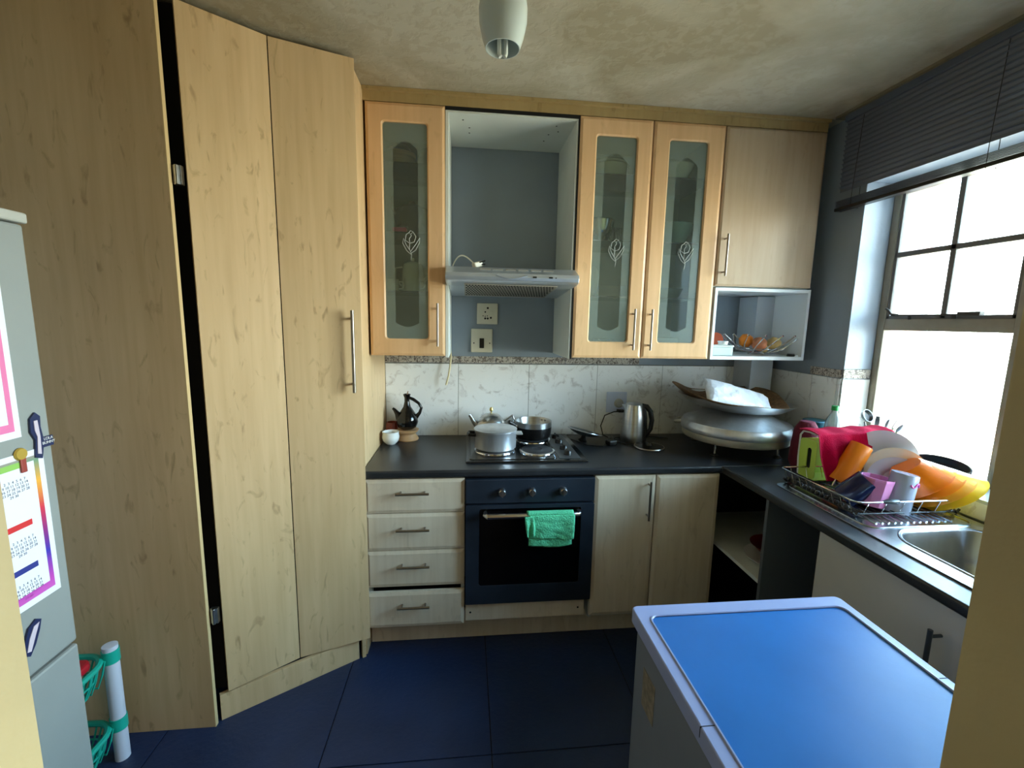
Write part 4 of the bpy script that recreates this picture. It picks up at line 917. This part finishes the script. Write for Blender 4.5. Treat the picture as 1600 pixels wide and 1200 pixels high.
# plates standing in the rack
PR = [(0, 0), (.060, 0), (.075, .012), (.118, .020), (.120, .023), (.074, .016), (.058, .004), (0, .004)]
def plate(label, loc, az, tilt, m, s=1):
    t = thing('dinner_plate', label, 'plate', loc); t.rotation_euler = Euler((math.radians(90-tilt), 0, math.radians(az)), 'XYZ')
    put('plate', MB().lathe([(a*s, b) for a, b in PR], 56), m, t, smooth=True); return t
plate('pale blue plate standing upright at the back of the dish rack', (1.732, 1.60, 1.040), -50, 8, mat('pale blue glaze', (214, 228, 250), .2), .93)
plate('cream plate with brown shade leaning in front of the pale blue plate', (1.722, 1.53, .992), -44, 18, mat('cream glaze', (232, 222, 204), .25), .86)
plate('pale lilac plate leaning low in the rack beneath the cream plate', (1.685, 1.49, .972), -42, 22, mat('lilac white glaze', (206, 206, 226), .25), .80)
# stack of orange bowls
BP = [(0, 0), (.050, 0), (.056, .006), (.088, .050), (.106, .076), (.112, .080), (.104, .080), (.084, .052), (.050, .010), (0, .006)]
cols = [(240, 120, 6), (244, 140, 14), (246, 176, 50), (240, 200, 40)]
labs = ['orange plastic bowl leaning in front of the nested bowls in the rack', 'light orange bowl second in the nested row of bowls', 'yellow orange bowl third in the nested row of bowls', 'yellow plastic bowl at the right end of the nested bowls']
for k in range(4):
    c_ = cols[k]; m_ = bpy.data.materials.new('bowl plastic'); m_.use_nodes = True; b_ = m_.node_tree.nodes['Principled BSDF']; b_.inputs['Base Color'].default_value = lin(c_); b_.inputs['Roughness'].default_value = .3
    b_.inputs['Transmission Weight'].default_value = 0; b_.inputs['Subsurface Weight'].default_value = .12; b_.inputs['Subsurface Radius'].default_value = (.05, .03, .01)
    t = thing('plastic_bowl', labs[k], 'bowl', (1.680+.024*k, 1.462-.018*k, 1.052-.007*k), group='orange and yellow bowls in the rack')
    t.rotation_euler = Euler((0, math.radians(180-38), math.radians(-28)), 'XYZ')
    put('bowl', MB().lathe([(a_, b2*1.0) for a_, b2 in BP], 48), m_, t, smooth=True)
fp = thing('frying_pan', 'black frying pan leaning behind the orange bowls on the sill', 'frying pan', (1.885, 1.50, 1.005))
fp.rotation_euler = Euler((0, math.radians(-24), 0))
put('pan', MB().lathe([(0, 0), (.04, 0), (.052, .012), (.056, .040), (.053, .040), (.049, .014), (0, .006)], 40, Matrix.Diagonal((1, 2.0, 1, 1))), mat('black nonstick', (18, 22, 22), .35), fp, smooth=True)
put('hanging_ring', MB().tube([(-.045+.0*t, -.075+.014*math.cos(t*PI/8), .045+.010*math.sin(t*PI/8)) for t in range(16)], .003, 6, closed=True), CHROME, fp)
# cutlery holder in the corner of the sill
ch_ = thing('cutlery_holder', 'steel cutlery pot on the window sill corner behind the plates', 'cutlery holder', (1.885, 1.80, .980))
put('pot', MB().lathe([(0, 0), (.042, 0), (.046, .10), (.044, .10), (.040, .004), (0, .004)], 28), STEEL, ch_, smooth=True)
def utensil(name, label, x, y, lean, az, L, kind, cat):
    t = thing(name, label, cat, (x, y, .988)); t.rotation_euler = Euler((0, math.radians(lean), math.radians(az)), 'XYZ')
    CH = mat('darkened cutlery steel', (120, 122, 126), .3, .9)  # steel darkened so it stands out against the bright window
    put('stem', MB().tube([(0, 0, 0), (0, 0, L*.7), (0, 0, L)], [.003, .003, .004], 8), CH, t, smooth=True)
    if kind == 'ladle': put('head', MB().lathe([(.030, .022), (.024, .006), (.010, 0), (0, 0), (.009, .003), (.022, .008), (.028, .022), (.030, .022)][:4][::-1]+[(.028, .022)], 24, Matrix.Translation((0, 0, L+.024)) @ Matrix.Rotation(math.radians(-80), 4, 'Y')), CH, t, smooth=True)
    elif kind == 'spoon': put('head', MB().sphere((0, 0, L+.022), .024, 12, (.25, .62, 1)), CH, t, smooth=True)
    else: put('head', MB().box(-.0015, .0015, -.011, .011, L, L+.045).box(-.0015, .0015, -.009, .009, L+.045, L+.055), CH, t, bevel=.001)
utensil('ladle', 'round steel ladle leaning left in the cutlery pot', 1.880, 1.806, 16, 100, .150, 'ladle', 'ladle')
utensil('spatula', 'steel spatula upright in the middle of the cutlery pot', 1.885, 1.80, 2, 0, .125, 'spat', 'spatula')
utensil('spoon', 'dark steel spoon just right of the spatula in the cutlery pot', 1.888, 1.792, 14, -80, .140, 'spoon', 'spoon')
utensil('spoon', 'steel spoon leaning furthest right in the cutlery pot', 1.888, 1.786, 32, -88, .155, 'spoon', 'spoon')
utensil('fork', 'steel fork leaning between the two spoons in the cutlery pot', 1.892, 1.789, 23, -84, .155, 'spat', 'fork')

# ------------------------------------------------------------------ washing machine (foreground)
wm = thing('washing_machine', 'grey washing machine with sky-tinted glossy blue top in the right foreground', 'washing machine', (.71, .7, 0))
BODY = mat('grey painted appliance side', (118, 122, 130), .4, var=.05)
put('body', MB().box(.436, .990, .405, .985, .02, .815), BODY, wm, True, bevel=.012, bseg=3)
TOPR = mat('pale lilac plastic trim', (150, 158, 196), .35)
mb = MB(); o = rrect(.424, 1.002, .395, .998, .014, 6)
o = [(x, y+(.010*math.sin(PI*min(1, max(0, (x-.424)/.578))) if y > .9 else 0)) for x, y in o]
i = rrect(.456, .975, .43, .955, .022, 6)
ring_prism(mb, o, i, lambda u, w, k: (u, w, .852-.038*k))
put('top_trim', mb, TOPR, wm, True, bevel=.004, bseg=3)
mb = MB(); mb.tube([(x, y, .852) for x, y in rrect(.454, .977, .428, .957, .022, 6)], .003, 6, closed=True); put('trim_bead', mb, TOPR, wm, True, smooth=True)
BLUE = mat('glossy sky tinted top panel', (40, 104, 170), .30, var=.10, scale=(5, 5, 5), bump=.04, bscale=22, spec=.35)  # blue of the reflected sky is put into the panel colour
mb = MB(); mb.prism([(x, y, .82) for x, y in rrect(.457, .974, .431, .954, .021, 6)], (0, 0, .030)); put('top_panel', mb, BLUE, wm, True)
put('trim_joint', MB().box(.4235, .4565, .657, .6585, .83, .8525).box(.974, 1.0025, .72, .7215, .83, .8525), VOID, wm, True)
put('sticker', MB().box(.4350, .4362, .86, .925, .64, .74), mat('torn sticker', (128, 116, 100), .8, var=.4, scale=(60, 60, 60)), wm, True, label='torn paper sticker')
for x in (.47, .95):
    for y in (.45, .94): put('foot', MB().lathe([(0, 0), (.02, 0), (.02, .022), (0, .022)], 16, cx=x, cy=y), BLACK, wm, True)

# ------------------------------------------------------------------ fridge
fr = thing('fridge', 'tall grey fridge freezer at the left with calendars and magnets', 'fridge', (-1.2, .73, 0))
FG = mat('silver grey fridge door', (146, 152, 150), .42, .1, var=.03)
put('body', MB().box(-1.53, -.955, .45, 1.02, .03, 1.745), mat('grey fridge body', (120, 124, 126), .5), fr, True, bevel=.004)
fd = put('upper_door', MB().box(-.95, -.90, .45, 1.03, .815, 1.745), FG, fr, True, bevel=.006)
put('lower_door', MB().box(-.95, -.90, .45, 1.03, .06, .807), FG, fr, True, bevel=.006)
put('top_cover', MB().box(-1.53, -.893, .445, 1.034, 1.747, 1.768), mat('pale grey cover', (176, 178, 172), .5), fr, True, bevel=.004)
tag(put('white_box', MB().box(-1.45, -.94, .55, .955, 1.769, 1.95), WHITE2, bevel=.003), 'white box standing on top of the fridge', 'box')
# rainbow frame material
def rainbow(name):
    m = bpy.data.materials.new(name); m.use_nodes = True; nt = m.node_tree
    t = nt.nodes.new('ShaderNodeTexCoord'); s_ = nt.nodes.new('ShaderNodeSeparateXYZ'); mr = nt.nodes.new('ShaderNodeMapRange'); r = nt.nodes.new('ShaderNodeValToRGB')
    mr.inputs['From Min'].default_value = .93; mr.inputs['From Max'].default_value = 1.30
    cs = [(0, (216, 120, 190)), (.18, (190, 70, 180)), (.35, (50, 50, 170)), (.5, (150, 40, 120)), (.62, (210, 50, 70)), (.78, (232, 170, 60)), (.9, (110, 150, 120)), (1, (226, 120, 170))]
    e = r.color_ramp.elements; e[0].color = lin(cs[0][1]); e[1].color = lin(cs[-1][1])
    for p, c in cs[1:-1]: q = e.new(p); q.color = lin(c)
    nt.links.new(t.outputs['Object'], s_.inputs[0]); nt.links.new(s_.outputs['Z'], mr.inputs['Value']); nt.links.new(mr.outputs[0], r.inputs['Fac']); nt.links.new(r.outputs['Color'], nt.nodes['Principled BSDF'].inputs['Base Color'])
    MATS[name] = m; return m
RB = rainbow('rainbow print'); PAPER = mat('white paper', (228, 232, 244), .7); INK = mat('grey ink', (70, 76, 96), .7)
def calendar(label, y0, y1, z0, z1, full):
    X = -.8992; t = thing('wall_calendar', label, 'calendar', (X, (y0+y1)/2, z0))
    def R(a, b, c, d, dx, m, n): return put(n, MB().box(X, X+.0008+dx, a, b, c, d), m, t, True)
    R(y0, y1, z0, z1, 0, PAPER, 'sheet')
    bw = .010; i0, i1, j0, j1 = y0+.012, y1-.012, z0+.014, z1-.012
    mb = MB(); ring_prism(mb, [(i0, j0), (i1, j0), (i1, j1), (i0, j1)], [(i0+bw, j0+bw*1.6), (i1-bw, j0+bw*1.6), (i1-bw, j1-bw), (i0+bw, j1-bw)], lambda u, w, k: (X+.0012-.001*k, u, w)); put('rainbow_border', mb, RB, t, True)
    if full:
        RED = mat('red print', (206, 40, 44), .7); NAV = mat('navy print', (34, 46, 130), .7); GRN = mat('green print', (140, 190, 90), .7)
        M0 = Matrix(((0, 0, 1, 0), (1, 0, 0, 0), (0, 1, 0, 0), (0, 0, 0, 1)))
        for zi, (zt, m) in enumerate(((1.262, GRN), (1.138, RED), (1.045, NAV))):
            for yi in range(3):
                yc = .935-.075*yi
                put('month_header', MB().box(X, X+.0013, yc-.028, yc+.028, zt-.006, zt+.006), m, t, True)
                s_ = '\n'.join(' '.join('%2d' % (r_*7+c_+1) for c_ in range(7) if r_*7+c_ < 30) for r_ in range(5))
                text('day_numbers', s_, .0075, Matrix.Translation((X+.0009, yc, zt-.045)) @ M0, INK if zi != 0 else INK, t, .0003, True)
    return t
calendar('white paper calendar with rainbow border lower on the fridge door', .66, 1.005, .962, 1.285, True)
calendar('white paper sheet with rainbow border higher on the fridge door', .62, .966, 1.318, 1.64, False)
mg = thing('fridge_magnet', 'small navy and white magnet on the fridge door edge beside the sheets', 'magnet', (-.8965, 1.0, 1.30))
NB = mat('navy magnet', (30, 40, 80), .4); 
mb = MB(); mb.prism([(-.899, y, z) for y, z in ((.985, 1.268), (1.0, 1.262), (1.008, 1.30), (1.004, 1.33), (1.006, 1.352), (.996, 1.362), (.984, 1.350), (.982, 1.322), (.990, 1.305))], (.004, 0, 0)); put('backing', mb, NB, mg, True)
mb = MB(); mb.prism([(-.895, y, z) for y, z in ((.990, 1.275), (.998, 1.272), (1.000, 1.31), (.998, 1.345), (.990, 1.345), (.990, 1.325), (.994, 1.31))], (.001, 0, 0)); put('pale_swirl', mb, mat('mauve white print', (200, 188, 200), .5), mg, True)
put('name_tag', MB().box(-.899, -.8955, 1.006, 1.029, 1.284, 1.306), NB, mg, True)
text('lettering', 'LOLA\nBUNNY', .0085, Matrix.Translation((-.8952, 1.0175, 1.297)) @ Matrix(((0, 0, 1, 0), (1, 0, 0, 0), (0, 1, 0, 0), (0, 0, 0, 1))), WHITEGLOSS, mg, .0004, True)
m2 = thing('fridge_magnet', 'navy and silver swirl magnet low on the upper fridge door', 'magnet', (-.8965, .94, .90))
mb = MB(); mb.prism([(-.899, y, z) for y, z in ((.905, .872), (.918, .862), (.932, .880), (.944, .905), (.950, .925), (.940, .932), (.922, .922), (.912, .900))], (.004, 0, 0)); put('backing', mb, NB, m2, True)
mb = MB(); mb.prism([(-.895, y, z) for y, z in ((.912, .875), (.920, .872), (.934, .902), (.944, .922), (.932, .920), (.920, .900))], (.001, 0, 0)); put('pale_swirl', mb, mat('mauve white print', 0), m2, True)
m3 = thing('fridge_magnet', 'small gold and red magnet holding the lower calendar corner', 'magnet', (-.8965, .955, 1.28))
put('disc', MB().lathe([(0, .004), (.011, .004), (.013, 0), (0, 0)], 20, Matrix.Translation((-.8975, .957, 1.284)) @ Matrix.Rotation(PI/2, 4, 'Y')), mat('gold magnet', (190, 160, 70), .4, .3), m3, True)
put('tassel', MB().box(-.8975, -.894, .953, .965, 1.245, 1.275), mat('brick red magnet', (150, 60, 50), .5), m3, True, bevel=.002)

# ------------------------------------------------------------------ vegetable rack behind the fridge
vr = thing('vegetable_rack', 'teal and white plastic vegetable rack between fridge and pantry', 'rack', (-1.3, 1.4, 0))
TEAL = mat('teal plastic mesh', (24, 170, 148), .4); WPOST = mat('white plastic post', (206, 208, 220), .4)
for y in (1.18, 1.50): put('post', MB().lathe([(0, 0), (.022, 0), (.022, .44), (0, .442)], 24, cx=-1.215, cy=y), WPOST, vr, True, smooth=True)
for zc in (.14, .40):
    y0_ = 1.14
    pts = [(x, y, zc) for x, y in rrect(-1.50, -1.215, 1.18, 1.50, .07)]
    mb = MB(); mb.tube(pts, .010, 8, closed=True); mb.tube([(-1.215, 1.50, zc-.02), (-1.215, 1.50, zc+.025)], .025, 20)
    b_ = put('basket', mb, TEAL, vr, True, smooth=True)
    mb = MB(); R2 = []
    for ins, dz in ((0, 0), (.012, -.05), (.03, -.10), (.07, -.105)):
        R2.append([(x, y, zc+dz) for x, y in rrect(-1.50+ins, -1.215-ins, 1.18+ins, 1.50-ins, max(.02, .07-ins*.5))])
    for q in R2[1:]: mb.tube(q, .003, 6, closed=True)
    n = len(R2[0])
    for k in range(n):
        mb.tube([R2[r_][k] for r_ in range(4)], .003, 6)
    for t_ in range(1, 12):
        y = 1.18+.32*t_/12; mb.tube([(-1.215, y, zc), (-1.227, y, zc-.05), (-1.245, y, zc-.10), (-1.47, y, zc-.10)], .003, 6)
    put('basket_mesh', mb, TEAL, b_, True)
rs = thing('red_scoop', 'red plastic tray resting on the top basket of the vegetable rack', 'tray', (-1.26, 1.42, .405))
put('tray', MB().prism([(x, y, 0) for x, y in rrect(-.10, .035, -.10, .03, .03)], (0, 0, .028)), mat('red plastic', (178, 24, 40), .35), rs, bevel=.008)

# ------------------------------------------------------------------ ceiling lamp
lp = thing('pendant_light', 'white glass tulip pendant lamp hanging from the stained ceiling', 'lamp', (.088, 1.22, 2.252))
OPAL = mat('opal white glass', (196, 206, 204), .25)
k = .97
put('shade', MB().lathe([(.045*k, .0), (.054*k, .025), (.062*k, .06), (.063*k, .09), (.057*k, .13), (.045*k, .17), (.030*k, .195), (.028*k, .2), (.026*k, .195), (.042*k, .168), (.060*k, .09), (.051*k, .025), (.043*k, .0), (.045*k, 0)], 48), OPAL, lp, smooth=True)
put('cap', MB().lathe([(.03, .195), (.034, .2), (.034, .235), (.02, .25), (0, .25)], 32), mat('dull brass', (120, 100, 70), .4, .6), lp, smooth=True)
put('stem', MB().tube([(0, 0, .24), (0, 0, .305)], .006, 10).lathe([(.045, .295), (.045, .3125), (0, .3125)], 24), mat('dull brass', 0), lp, smooth=True)
mb = MB()
for dx in (-.008, .008): mb.tube([(dx, 0, .12), (dx, 0, -.012), (dx*.6, 0, -.018)], .0055, 10)
put('bulb', mb, mat('unlit tube bulb', (226, 232, 228), .2), lp, smooth=True)
